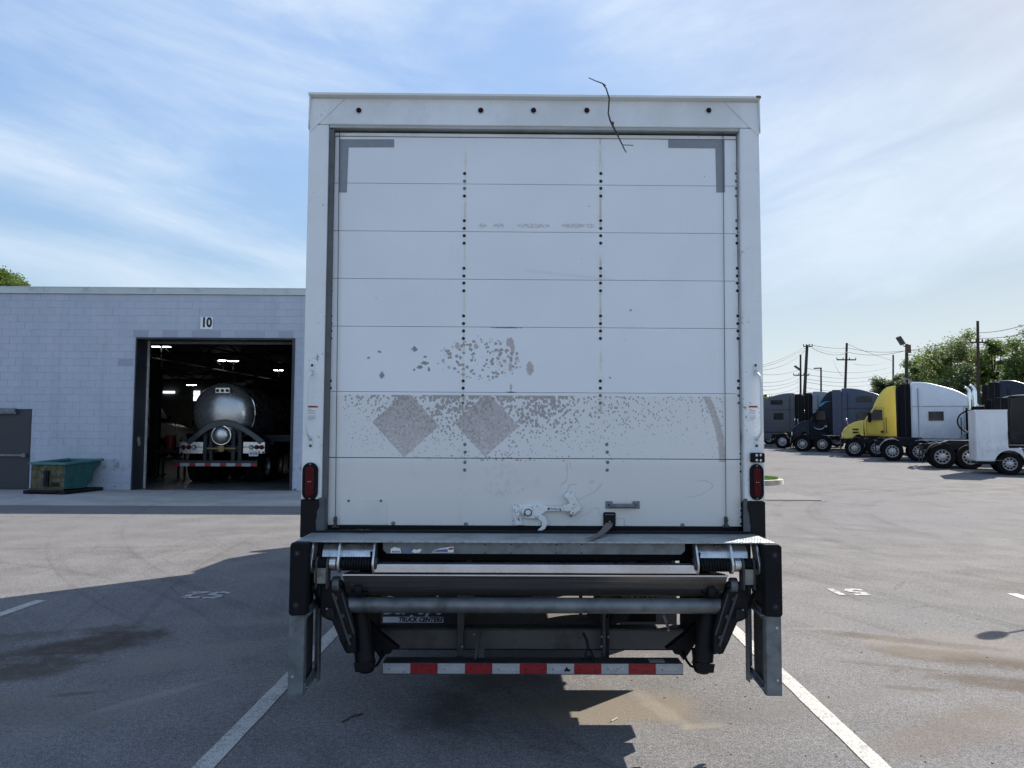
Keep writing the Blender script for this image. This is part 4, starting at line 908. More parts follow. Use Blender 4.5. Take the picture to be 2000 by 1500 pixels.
def add_wheel(parent, x, y, z, name='wheel', rz=0, sc=1.0, full=True):
    w = put(WT, name, parent, loc=(x, y, z), rot=(0, 0, rz), scale=(sc, sc, sc))
    put(WR, 'rim', w)
    if full: put(WH, 'hand_hole', w); put(WL, 'lug_nut', w)
    return w
for s in (-1, 1):
    for u in (.78, 1.09): add_wheel(truck, s * u, 2.45, .5, rz=(math.pi / 2) * (1 if s > 0 else -1), full=(u > 1))
    add_wheel(truck, s * 1.02, LT + 1.75, .5, rz=(math.pi / 2) * (1 if s > 0 else -1))
m = MB(); m.cyl((X(-1, .95), Y0 + 2.45, .52), (X(1, .95), Y0 + 2.45, .52), .06, 14); m.ball((XC, Y0 + 2.45, .52), .2, (1, 1, 1), 16, 10); m.cyl((XC, Y0 + 2.6, .55), (XC + .05, Y0 + LT + 1, .72), .05, 12)
m.build('rear_axle', MAT['dark_steel'], truck)
m = MB(); m.box(X(-1, .38), X(1, .38), Y0 + 1.3, Y0 + 1.5, .70, .92); m.cyl((X(-1, .38), Y0 + 4.2, .55), (X(-1, .38), Y0 + 5.3, .55), .28, 18); m.box(X(1, .5), X(1, 1.05), Y0 + 4.0, Y0 + 5.2, .40, .85)
m.build('fuel_tank', MAT['dark_steel'], truck)
yc = Y0 + LT + .12
cabp = [(yc, .75), (yc, 2.35), (yc + .35, 2.45), (yc + 1.15, 2.38), (yc + 1.55, 1.75), (yc + 2.35, 1.55), (yc + 2.6, 1.35), (yc + 2.68, .6), (yc + .1, .6)]
MB().prism(cabp, 'x', X(-1, 1.08), X(1, 1.08)).build('cab', MAT['clean_white'], truck, bevel=.05, seg=3)
for s in (-1, 1):
    c = Vector((X(s, 1.32), yc + 1.25, 1.75)); m = MB(); m.box(c.x - .10, c.x + .10, c.y - .05, c.y + .05, 1.45, 1.95); m.beam((X(s, 1.05), c.y + .1, 1.9), (c.x, c.y, 1.9), .03, .03); m.beam((X(s, 1.05), c.y + .1, 1.5), (c.x, c.y, 1.5), .03, .03); m.build('mirror', MAT['black_paint'], truck)
# --- mud flaps
def flap(x0, x1, y0, y1, Y):
    a = px_rect(x0, y0, x1, y1, Y); return a, MB().box(a[0], a[1], Y, Y + .012, a[2], a[3]).build('mud_flap', simple('flap_%d' % x0, (0.012, 0.018, 0.028), 0.5, var=0.2), truck)
YF = 5.25
r, fl_ = flap(733, 893, 1120, 1218, YF)
a = px_rect(748, 1204.5, 866, 1216, YF); MB().box(a[0], a[1], YF - .002, YF - .0002, a[2], a[3]).build('print_strip', simple('strip_print', (0.50, 0.55, 0.66), 0.5, var=0.06), fl_)
w = text_mesh('TRUCK CENTERS', .040, MAT['black_print'], .0003, .0022, .28, 'RIGHT', 1.03)
put(w, 'lettering', fl_, loc=(P(863.5, 1210.5, YF).x - XC, YF - Y0 - .0026, P(863, 1210.5, YF).z), rot=FACE, scale=(.93, 1, 1))
w = text_mesh("Bergey's", .165, simple('flap_print', (0.42, 0.45, 0.50), 0.5), .0003, .004, .28, 'CENTER', 1.0)
put(w, 'lettering', fl_, loc=(P(806, 1184, YF).x - XC, YF - Y0 - .001, P(806, 1184, YF).z), rot=FACE, scale=(.72, 1, 1))
r, fr_ = flap(1172, 1322, 1120, 1221, YF)
a = px_rect(1196, 1200, 1208, 1219, YF)
m = MB(); a1 = px_rect(1205, 1197, 1209, 1203, YF - .005); a2 = px_rect(1204, 1209, 1210, 1220, YF - .005)
for q in (a1, a2): m.box(q[0], q[1], YF - .006, YF - .0002, q[2], q[3])
m.build('reflector_strip', MAT['white_tape'], fr_)
# ============================================================ TAIL LIFT (parts of the truck)
YL = 3.98
def U(px, Y): return abs(P(px, 1100, Y).x - XC)
def Z(py, Y): return P(1045, py, Y).z
# dock plate
zD = P(1045, 1058, 3.965).z
UW = (P(1511, 1058, 3.965).x - P(575, 1058, 3.965).x) / 2
MB().box(X(-1, UW), X(1, UW), 3.965, Y0 + .005, zD - .008, zD).build('dock_plate', MAT['tread_plate'], truck, bevel=.002)
zD2 = zD
# fascia with worn stickers
a = px_rect(748, 1062, 1338, 1083.5, 4.0)
fa = MB().prism([(a[0] + .02, a[2]), (a[1] - .02, a[2]), (a[1], a[2] + .02), (a[1], zD - .009), (a[0], zD - .009), (a[0], a[2] + .02)], 'y', 4.0, 4.012).build('fascia_plate', MAT['galv'], truck, bevel=.0015)
m = MB()
for px in (948, 998, 1086.5, 1136): 
    for py in (1063.5, 1080):
        q = P(px, py, 4.0); m.cyl((q.x, 3.997, q.z), (q.x, 4.001, q.z), .0035, 8)
m.build('fascia_rivet', MAT['dark_steel'], fa)
def scrap(name, pts, mt, d=.0012):
    MB().prism([(P(x, y, 4.0).x, P(x, y, 4.0).z) for x, y in pts], 'y', 4.0 - d, 3.9999).build(name, mt, fa)
scrap('worn_sticker', [(763, 1080), (763, 1072), (770, 1068), (777, 1070), (782, 1071), (783, 1080)], MAT['white_print'])
scrap('worn_sticker', [(784, 1080), (784, 1068), (788, 1076), (797, 1078), (803, 1078), (806, 1080)], MAT['blue_print'])
scrap('worn_sticker', [(804, 1078), (808, 1072), (814, 1074), (818, 1072), (824, 1073), (820, 1079), (810, 1080)], MAT['white_print'])
scrap('worn_sticker', [(796, 1066), (800, 1066), (804, 1072), (802, 1079), (797, 1078)], MAT['blue_print'])
scrap('worn_sticker', [(843, 1079), (850, 1074), (860, 1071), (886, 1067), (886, 1079)], MAT['white_print'])
scrap('worn_sticker', [(845, 1078), (853, 1074), (874, 1072), (875, 1078)], MAT['blue_print'], .0018)
scrap('worn_sticker', [(876, 1071), (885, 1069), (885, 1073), (876, 1074)], MAT['red_tape'], .0018)
m = MB()
for k in range(4): a_ = px_rect(766 + k * 4, 1076, 768.5 + k * 4, 1079, 4.0); m.box(a_[0], a_[1], 3.9980, 3.9990, a_[2], a_[3])
m.build('sticker_print', MAT['black_print'], fa)
# black closing added behind the fascia, standing in for the unlit void above the platform
MB().box(X(-1, .98), X(1, .98), 4.16, 4.26, .93, zD - .03).build('dark_closing', MAT['black_paint'], truck)
# extrusion, folded platform
MB().box(X(-1, .825), X(1, .825), 3.955, 4.03, Z(1120, 3.955), Z(1103, 3.955)).build('platform_edge', MAT['aluminium'], truck, bevel=.004)
MB().box(X(-1, .9), X(1, .9), 3.965, 4.05, Z(1120, 3.955) - .008, Z(1120, 3.955) - .0005).build('edge_gap', MAT['black_rubber'], truck)  # black strip laid in for the shade of the open gap
def _slab(t):
    x, y, z = t.sep(); s = t.noise(2.2, 6, rough=0.6, sc=(0.5, 1, 26)); n = t.noise(2.0, 5, rough=0.6)
    c = t.mix(s.step(0.35, 0.65), (0.30, 0.285, 0.27), (0.19, 0.18, 0.17)); c = t.mix(n.step(0.55, 0.75) * 0.5, c, (0.10, 0.09, 0.08))
    return dict(c=c, m=0.85, r=n * 0.25 + 0.22, n=t.bump(s, 0.1, 0.003))
MAT['slab'] = mat('slab', _slab)
z1, z2 = Z(1123.5, 3.98), Z(1163, 4.10)
m = MB(); m.prism([(3.975, z1), (4.02, z1 + .002), (4.60, z2 + .06), (4.60, z2 + .03), (4.12, z2 - .002), (4.09, z2)], 'x', X(-1, .985), X(1, .985))
pf = m.build('platform', MAT['slab'], truck, bevel=.003)
MB().box(X(-1, .985), X(1, .985), 3.968, 3.976, z1 - .003, z1 + .004).build('platform_lip', MAT['aluminium'], pf)
# big cross tube
ztu = Z(1182.5, 4.06)
m = MB(); m.cyl((X(-1, .97), 4.06, ztu), (X(1, .97), 4.06, ztu), .040, 28); m.build('cross_tube', simple('tube_grey', (0.16, 0.175, 0.185), 0.38, 0.5, var=0.3, ns=7, bump=0.1, dirt=(0.06, 0.06, 0.058), dsc=6, dlo=0.5, dhi=0.75), truck)
# rear crossmember, its flange and brackets
za, zb = Z(1228, 4.55), Z(1270, 4.55)
m = MB(); m.box(X(-1, .98), X(1, .93), 4.55, 4.565, zb, za); m.box(X(-1, .98), X(1, .93), 4.55, 4.655, za - .012, za + .001); m.box(X(-1, .98), X(1, .93), 4.55, 4.72, zb, zb + .012)
m.build('crossmember', simple('member_grey', (0.115, 0.12, 0.125), 0.6, 0.25, var=0.35, ns=4, bump=0.25, bs=50, dirt=(0.05, 0.045, 0.04), dsc=4, dlo=0.40, dhi=0.7), truck, bevel=.004)
def plate(px0, py0, px1, py1, Ya, Yb, name, mt, bevel=.003, parent=truck):
    a = px_rect(px0, py0, px1, py1, Ya); return MB().box(a[0], a[1], Ya, Yb, a[2], a[3]).build(name, mt, parent, bevel=bevel)
plate(893, 1196, 905, 1292, 4.47, 4.56, 'hanger_bracket', MAT['galv_dark'])
plate(1177, 1196, 1184, 1292, 4.47, 4.56, 'hanger_bracket', MAT['galv_dark'])
plate(1184, 1205, 1190, 1292, 4.46, 4.50, 'hanger_bracket', MAT['dark_steel'])
m = MB(); a = P(936, 1232, 4.45); b = P(928, 1290, 4.38); m.beam(a, b, .035, .012, (1, 0, 0)); m.beam(P(942, 1234, 4.46), P(938, 1285, 4.40), .01, .04, (1, 0, 0)); m.build('hanger_brace', MAT['galv_dark'], truck, bevel=.002)
for (px, py) in ((903, 1262), (926, 1238), (1175, 1243), (1175, 1262), (1188, 1243)):
    a = P(px, py, 4.46); MB().cyl((a.x, 4.452, a.z), (a.x, 4.475, a.z), .007, 8).build('bolt', MAT['galv'], truck)
# bumper with conspicuity tape
YM = 4.30
a = px_rect(748, 1296, 1334, 1316.5, YM)
zc0, zc1 = Z(1318, YM), Z(1295.0, YM)
bu = MB(); bu.box(a[0] - .002, a[1] + .002, YM, YM + .008, zc0, zc1); bu.box(a[0] - .002, a[1] + .002, YM + .008, YM + .11, zc1 - .007, zc1); bu.box(a[0] - .002, a[1] + .002, YM + .008, YM + .11, zc0, zc0 + .007)
bu = bu.build('bumper', MAT['galv_dark'], truck, bevel=.002)
e0, e1 = a[0], a[1]; n = 11; w = (e1 - e0) / n
for k in range(n):
    red = k % 2 == 1; q0, q1 = e0 + k * w + .0004, e0 + (k + 1) * w - .0004
    tp = MB().box(q0, q1, YM - .0012, YM - .0002, zc0 + .006, zc1 - .003).build('reflective_tape', MAT['red_tape' if red else 'white_tape'], bu)
    put(text_mesh('MAXON', .0265, MAT['tape_print_red' if red else 'tape_print'], .0002, .0004, spacing=1.05), 'tape_lettering', tp, loc=((q0 + q1) / 2 - XC, YM - Y0 - .0016, (zc0 + zc1) / 2 + .001), rot=FACE)
a = P(1108, 1308, YM); m = MB(); m.prism([(a.x - .02, a.z - .008), (a.x - .004, a.z + .016), (a.x + .004, a.z + .006), (a.x + .018, a.z + .0), (a.x + .012, a.z - .010)], 'y', YM - .0020, YM - .0013); m.build('tape_scar', MAT['dark_steel'], bu)
m = MB()
for (x0, y0, x1, y1) in ((1186, 1304, 1192, 1308), (1196, 1309, 1206, 1305), (1200, 1313, 1206, 1309), (1207, 1308, 1213, 1303), (850 - 60, 1311, 794, 1314), (785, 1313, 790, 1315)):
    p = P(x0, y0, YM); q = P(x1, y1, YM); m.beam((p.x, YM - .0016, p.z), (q.x, YM - .0016, q.z), .0008, .0035, (0, 1, 0))
m.build('tape_scar', MAT['dark_steel'], bu)
MB().box(P(1270, 1290, YM).x, P(1300, 1290, YM).x, YM + .015, YM + .07, zc1 + .001, zc1 + .004).build('bumper_pad', MAT['white_tape'], bu)
# hook on its chain
m = MB(); m.tube([P(1139, 1236, 4.4), P(1146, 1250, 4.38), P(1149, 1268, 4.37)], .008, 8); m.tube([P(1146, 1270, 4.37), P(1143, 1282, 4.36), P(1144, 1298, 4.36), P(1151, 1303, 4.36), P(1157, 1298, 4.36), P(1158, 1282, 4.36), P(1154, 1270, 4.37), P(1146, 1270, 4.37)], .0065, 8); m.tube([P(1146, 1282, 4.36), P(1157, 1282, 4.36)], .005, 6)
m.cyl(P(1151, 1286, 4.36), P(1151, 1303, 4.36), .011, 10)
m.build('stirrup_hook', MAT['dark_steel'], truck)
# black box with lettering behind the tube
plate(1200, 1150, 1282, 1215, 4.75, 4.95, 'pump_box', MAT['black_rubber'])
w = text_mesh('MAXON', .052, simple('box_print', (0.22, 0.17, 0.10), 0.6), .0003, .001, spacing=1.08)
put(w, 'box_lettering', truck, loc=(P(1247, 1165, 4.75).x - XC, 4.75 - Y0 - .002, P(1247, 1165, 4.75).z), rot=FACE)
m = MB(); m.beam(P(1134, 1160, 4.7), P(1134, 1200, 4.7), .02, .02); m.beam(P(1150, 1196, 4.65), P(1180, 1228, 4.6), .03, .03); m.beam(P(1196, 1196, 4.62), P(1182, 1228, 4.6), .04, .02)
m.box(P(925, 1160, 4.8).x, P(1040, 1160, 4.8).x, 4.8, 4.85, Z(1166, 4.8), Z(1148, 4.8))
m.build('gusset_brace', MAT['dark_steel'], truck)
m = MB(); m.tube([P(1296, 1200, 4.6), P(1302, 1216, 4.6), P(1306, 1232, 4.55)], .009, 8); m.build('grease_line', MAT['white_tape'], truck)
m = MB(); m.prism([(P(x, y, 4.6).x, P(x, y, 4.6).z) for x, y in ((1150, 1196), (1232, 1196), (1225, 1213), (1190, 1222), (1178, 1224))], 'y', 4.6, 4.62); m.build('gusset_brace', MAT['dark_steel'], truck)

# mirrored side gear
def lift_side(s):
    Q = lambda u, y, z: Vector((X(s, u), y, z))
    # posts
    uo, ui = U(567, 3.93), U(597, 3.93); zt, zb = Z(1063, 3.93), Z(1359, 3.93)
    m = MB(); sb(m, s, ui, uo, 3.93, 3.936, zb, zt); sb(m, s, ui - .002, ui + .005, 3.936, 3.975, zb, zt); sb(m, s, uo - .006, uo, 3.936, 3.975, zb, zt)
    sb(m, s, ui - .03, ui + .005, 4.17, 4.176, zb + .005, zt); sb(m, s, ui - .03, ui - .023, 4.12, 4.17, zb + .005, zt)
    dp_ = m.build('dock_post', MAT['galv'], truck, bevel=.0018)
    for z_ in (Z(1188, 4.0), zb + .055): 
        m = MB(); m.beam(Q(ui - .008, 3.94, z_ - .02), Q(ui - .008, 4.17, z_ + .0), .035, .008); m.beam(Q(ui - .004, 3.94, z_ - .022), Q(ui - .004, 4.17, z_ - .002), .006, .05)
        m.build('post_rung', MAT['galv'], dp_, bevel=.0015)
    m = MB(); sb(m, s, ui + .014, ui + .019, 3.976, 4.17, zb + .03, zt); m.build('post_web', MAT['galv_dark'], dp_)
    for py in ((1323,) if s < 0 else (1225, 1328)):
        q = Q(U(576 if s < 0 else 576, 3.93), 3.93, Z(py, 3.93)); MB().lathe([(.0001, -.004), (.006, -.004), (.008, 0)], q, (0, 1, 0), 10).build('bolt', MAT['bright_zinc'], dp_)
    # rubber dock bumper
    u0, u1 = U(600, 3.86), U(565.5, 3.86); a0, a1 = Z(1205, 3.86), Z(1062, 3.86)
    m = MB(); m.prism([(X(s, u0), a0 + .004), (X(s, u1 - .012), a0), (X(s, u1), a0 + .012), (X(s, u1), a1 - .012), (X(s, u1 - .012), a1), (X(s, u0), a1 - .002)], 'y', 3.86, 3.928)
    bp = m.build('dock_bumper', MAT['black_rubber'], truck, bevel=.006)
    for py in (1083, 1184):
        c = Q(U(580, 3.86), 3.86, Z(py, 3.86)); MB().lathe([(.017, -.0005), (.012, -.0012), (.0001, -.0012)], c, (0, 1, 0), 14).build('bolt_recess', MAT['void'], bp)
        MB().lathe([(.0001, -.005), (.006, -.004), (.0075, 0)], c, (0, 1, 0), 10).build('bolt', MAT['galv_dark'], bp)
    # hinge mounting plate (bright) with stiffener
    m = MB(); v = []
    prof = [(4.05, zD - .010), (4.02, zD - .03), (4.0, zD - .055), (3.99, zD - .085), (4.0, zD - .085), (4.01, zD - .055), (4.03, zD - .03), (4.06, zD - .010)]
    a, b = X(s, .83), X(s, 1.095); m.prism(prof, 'x', min(a, b), max(a, b)); m.build('hinge_plate', MAT['bright_zinc'], truck, bevel=.0015)
    a, b = X(s, .93), X(s, 1.10); m = MB(); m.box(min(a, b), max(a, b), 4.03, 4.05, zD - .16, zD - .01); m.build('hinge_backplate', MAT['dark_steel'], truck)
    zs_ = Z(1102, 3.98); ys_ = 3.98
    # ears
    def ear(u, w=.011, r=.050, top=.03):
        pr = []
        for k in range(13):
            q = math.pi + math.pi * k / 12; pr.append((ys_ + r * math.cos(q), zs_ + r * math.sin(q)))
        pr += [(ys_ + r * 1.02, zs_ + .02), (ys_ + .09, zD - .012), (ys_ + .005, zD - .012), (ys_ - r, zs_ + .012)]
        a, b = X(s, u - w / 2), X(s, u + w / 2); MB().prism(pr, 'x', min(a, b), max(a, b)).build('hinge_ear', MAT['bright_zinc'], truck, bevel=.002)
    ear(U(731, 3.98)); ear(U(663, 3.98), .013, .046); ear(U(611, 3.98), .011, .048)
    # torsion spring
    ua, ub = U(724, 3.98), U(671, 3.98); nC = 10; pts = []
    for k in range(nC * 14 + 1):
        q = 2 * math.pi * k / 14; pts.append(Q(ua + (ub - ua) * k / (nC * 14), ys_ + .030 * math.cos(q), zs_ + .030 * math.sin(q)))
    m = MB(); m.tube(pts, .0062, 7); m.tube([Q(ua, ys_ + .03, zs_), Q(ua - .002, ys_ + .0, zs_ + .06)], .006, 7); m.build('torsion_spring', MAT['black_paint'], truck)
    m = MB(); m.cyl(Q(.80, ys_, zs_), Q(1.20, ys_, zs_), .019, 18); m.build('hinge_pin', MAT['dark_steel'], truck)
    m = MB(); m.lathe([(.0001, 0), (.03, 0), (.036, .006), (.036, .012)], Q(U(738, 3.98), ys_, zs_), (s, 0, 0), 18); m.build('pin_cap', MAT['galv_dark'], truck)
    m = MB(); m.cyl(Q(U(657, 3.98), ys_, zs_), Q(U(645, 3.98), ys_, zs_), .030, 20); m.build('bushing', MAT['bright_zinc'], truck)
    # knuckle: roller between two cheeks with a block below
    m = MB(); m.cyl(Q(U(640, 3.98), ys_, zs_), Q(U(624, 3.98), ys_, zs_), .026, 18); m.build('knuckle_roller', MAT['black_rubber'], truck)
    for px in (642, 621):
        pr = []
        for k in range(13):
            q = math.pi * k / 12; pr.append((ys_ - .006 + .036 * math.cos(q), zs_ + .036 * math.sin(q)))
        pr += [(ys_ - .042, zs_ - .12), (ys_ + .03, zs_ - .12)]
        a, b = sorted((X(s, U(px, 3.98) - .005), X(s, U(px, 3.98) + .005))); MB().prism(pr, 'x', a, b).build('knuckle_cheek', MAT['galv_dark'], truck, bevel=.002)
    m = MB(); sb(m, s, U(639, 3.95), U(617, 3.95), 3.945, 3.99, Z(1141, 3.95), Z(1111, 3.95)); m.build('knuckle_block', simple('block_zinc%d' % s, (0.22, 0.24, 0.22), 0.5, 0.4, var=0.3, ns=15, dirt=(0.12, 0.12, 0.07), dsc=14, dlo=0.5, dhi=0.7), truck, bevel=.002)
    # guide rollers
    m = MB(); m.cyl(Q(U(662, 4.0), 4.03, Z(1141, 4.03)), Q(U(648, 4.0), 4.03, Z(1141, 4.03)), .037, 22); m.build('guide_roller', MAT['galv'], truck, bevel=.004)
    m = MB(); m.cyl(Q(U(668, 4.0), 4.03, Z(1141, 4.03)), Q(U(640, 4.0), 4.03, Z(1141, 4.03)), .017, 12); m.build('roller_axle', MAT['dark_steel'], truck)
    m = MB(); m.cyl(Q(U(712, 4.1), 4.06, Z(1150, 4.08)), Q(U(698, 4.1), 4.06, Z(1150, 4.08)), .040, 20); m.cyl(Q(U(722, 4.1), 4.06, Z(1150, 4.08)), Q(U(690, 4.1), 4.06, Z(1150, 4.08)), .015, 10); m.build('guide_roller', MAT['dark_steel'], truck, bevel=.004)
    # lift arm: tapered side plates from the knuckle down to the crossmember
    def pl(pts, Ya, Yb, name, mt=MAT['black_paint'], bevel=.003):
        pr = [(X(s, U(px, Ya)), Z(py, Ya)) for px, py in pts]; return MB().prism(pr, 'y', Ya, Yb).build(name, mt, truck, bevel=bevel)
    pl([(628, 1138), (646, 1138), (668, 1150), (682, 1178), (696, 1236), (697, 1278), (688, 1276), (681, 1271), (680, 1255), (668, 1254), (660, 1236), (650, 1214), (642, 1212), (631, 1206), (628, 1186)], 4.02, 4.06, 'arm_plate', MAT['dark_steel'])
    pl([(636, 1188), (652, 1190), (655, 1210), (638, 1206)], 4.0, 4.02, 'arm_pocket', MAT['void'])
    pl([(666, 1140), (700, 1146), (712, 1168), (712, 1178), (680, 1178), (672, 1160)], 4.07, 4.11, 'arm_plate', MAT['dark_steel'])
    pl([(664, 1248), (676, 1250), (688, 1272), (687, 1278), (678, 1276)], 4.05, 4.10, 'arm_stop')
    pl([(676, 1245), (690, 1262), (685, 1276), (678, 1270)], 4.06, 4.12, 'arm_stop', MAT['dark_steel'])
    pl([(688, 1190), (704, 1196), (742, 1236), (782, 1268), (766, 1268), (766, 1277), (756, 1279), (748, 1290), (742, 1282), (712, 1238), (690, 1215)], 4.30, 4.36, 'lift_arm')
    m = MB(); a = Q(U(700, 4.1), 4.14, Z(1185, 4.1)); b = Q(U(714, 4.05), 4.10, Z(1306, 4.08)); m.cyl(a, b, .047, 20, .052); m.ball(b + Vector((0, 0, -.008)), .046, (1, 1, .5), 16, 8); m.build('lift_cylinder', MAT['black_paint'], truck)
    pl([(694, 1296), (730, 1294), (732, 1304), (722, 1314), (697, 1314)], 4.05, 4.14, 'cylinder_foot')
    pl([(722, 1268), (734, 1268), (731, 1296), (727, 1306), (716, 1308)], 4.16, 4.20, 'arm_link')
    m = MB(); m.tube([Q(U(727, 4.1), 4.12, Z(1304, 4.12)), Q(U(737, 4.1), 4.14, Z(1300, 4.14)), Q(U(745, 4.2), 4.2, Z(1290, 4.2)), Q(U(750, 4.3), 4.3, Z(1272, 4.3))], .007, 8); m.build('hydraulic_hose', MAT['black_rubber'], truck)
    m = MB(); m.beam(Q(U(690, 4.12), 4.12, Z(1198, 4.12)), Q(U(696, 4.12), 4.13, Z(1216, 4.12)), .03, .006, (0, 1, 0)); m.build('arm_strip', MAT['galv'], truck)
    m = MB(); m.beam(Q(U(650, 4.0), 4.012, Z(1160, 4.0)), Q(U(686, 4.0), 4.012, Z(1262, 4.0)), .012, .010, (0, 1, 0)); m.beam(Q(U(668, 4.0), 4.012, Z(1160, 4.0)), Q(U(693, 4.0), 4.012, Z(1240, 4.0)), .008, .008, (0, 1, 0)); m.build('arm_rib', MAT['galv_dark'], truck)
    for px_, py_ in ((656, 1170), (670, 1205), (684, 1245)): MB().cyl(Q(U(px_, 4.0), 4.008, Z(py_, 4.0)), Q(U(px_, 4.0), 4.022, Z(py_, 4.0)), .011, 8).build('bolt', MAT['galv_dark'], truck)
    q = Q(U(640, 4.0), 3.998, Z(1190, 4.0)); MB().ball(q, .005, (1, 1, 1), 8, 6).build('grease_nipple', MAT['bright_zinc'], truck)
    m = MB(); m.cyl(Q(U(620, 4.0), 4.0, Z(1148, 4.0)), Q(U(612, 4.0), 4.0, Z(1148, 4.0)), .022, 14); m.build('pivot_end', MAT['dark_steel'], truck)
    m = MB(); m.beam(Q(U(617, 4.05), 4.02, Z(1150, 4.02)), Q(U(622, 4.05), 4.10, Z(1190, 4.05)), .02, .01, (1, 0, 0)); m.build('latch_rod', MAT['dark_steel'], truck)
    # vertical flitch down from the body
    m = MB(); sb(m, s, .90, .93, 4.22, 4.7, .45, zD - .03); m.build('frame_flitch', MAT['dark_steel'], truck)
for s in (-1, 1): lift_side(s)
# leaves caught on the sill
m = MB(); r = random.Random(4)
for k in range(26):
    a = P(r.gauss(703, 12), 1036, Y0 - .01); c = Vector((a.x, Y0 - .012 - r.random() * .02, ZD + .008 + r.random() * .012)); R3 = Matrix.Rotation(r.uniform(0, 6), 3, 'Z') @ Matrix.Rotation(r.uniform(-.6, .6), 3, 'X'); l = r.uniform(.006, .014)
    m.add([c + R3 @ Vector(v) for v in ((-l, 0, 0), (0, l * .4, .001), (l, 0, 0), (0, -l * .4, .001))], [(0, 1, 2, 3)])
tag(m.build('leaf_litter', MAT['leaf_litter'], None), 'scraps of green leaf caught at the left end of the truck sill', 'leaf litter', kind='stuff')
# fallen branch on the roof edge
def seg(pts): return [P(x, y, Y0 - .09 + dy) for x, y, dy in pts]
b1 = [P(x, y, yy) for x, y, yy in ((1150, 152, 4.35), (1163, 158, 4.3), (1177, 163, 4.24), (1184, 173, 4.21), (1190, 192, 4.205), (1188, 222, 4.2), (1192, 236, 4.19), (1197, 246, 4.18), (1207, 266, 4.17), (1216, 284, 4.17), (1220, 293, 4.17), (1224, 298, 4.17))]
m = MB(); m.tube(b1, .004, 6, radii=[.0028, .0034, .004, .0042, .0045, .0042, .005, .0055, .004, .0036, .003, .002])
m.tube([P(1216, 283, 4.17), P(1226, 283.5, 4.17), P(1237, 284, 4.17)], .0022, 5); m.tube([P(1177, 163, 4.24), P(1183, 167, 4.22)], .003, 5); m.ball(P(1197, 241, 4.18), .007, (1, 1, 1.6), 6, 5)
tag(m.build('fallen_branch', MAT['twig'], None), 'thin bare branch hanging over the top edge of the truck', 'branch')
# ============================================================ TRACTOR UNITS
def paint(name, c, r=0.3, cc=0.25, var=0.06, dirt=None):
    def f(t):
        x, y, z = t.sep(); n = t.noise(1.2, 6, rough=0.65); d = (1.0 - z.step(0.5, 2.2)) * t.noise(3, 6, rough=0.7).step(0.4, 0.7)
        col = t.scale(c, n.step(0.3, 0.7, 1 - var, 1 + var)); col = t.mix(d * 0.35, col, (0.16, 0.15, 0.14))
        return dict(c=col, r=n * 0.1 + r, cc=0.0 if max(c) < .2 else cc, sp=0.22 if max(c) < .2 else 0.5, n=t.bump(t.noise(1.6, 2), 0.15, 0.02))
    MAT[name] = mat(name, f); return MAT[name]
paint('yellow_paint', (0.78, 0.59, 0.085)); paint('tractor_white', (0.74, 0.77, 0.80)); paint('night_blue', (0.008, 0.014, 0.024)); paint('slate_blue', (0.07, 0.085, 0.14)); paint('grey_paint', (0.10, 0.105, 0.12)); paint('navy_paint', (0.02, 0.027, 0.045)); paint('coal_paint', (0.02, 0.02, 0.022)); paint('silver_grey', (0.20, 0.22, 0.25))
MAT['cab_glass'] = mat('cab_glass', lambda t: dict(c=t.mix(t.noise(2.5, 3).step(0.45, 0.6), (0.01, 0.013, 0.017), (0.025, 0.032, 0.038)), r=0.12, sp=0.3))
ms('fabric_dark', (0.05, 0.05, 0.055), 0.8); ms('amber', (0.5, 0.18, 0.02), 0.3); ms('swoosh_blue', (0.03, 0.28, 0.60), 0.3); ms('fender_grey', (0.05, 0.05, 0.055), 0.3, var=.1); ms('fender_bright', (0.55, 0.56, 0.58), 0.3, 0.5)
HALF = 1.22
def spline(pts, n=5):
    out = []
    for k in range(len(pts) - 1):
        p0 = pts[max(k - 1, 0)]; p1 = pts[k]; p2 = pts[k + 1]; p3 = pts[min(k + 2, len(pts) - 1)]
        for i in range(n):
            t = i / n; out.append(tuple(0.5 * ((2 * p1[j]) + (-p0[j] + p2[j]) * t + (2 * p0[j] - 5 * p1[j] + 4 * p2[j] - p3[j]) * t * t + (-p0[j] + 3 * p1[j] - 3 * p2[j] + p3[j]) * t ** 3) for j in (0, 1)))
    out.append(tuple(pts[-1])); return out
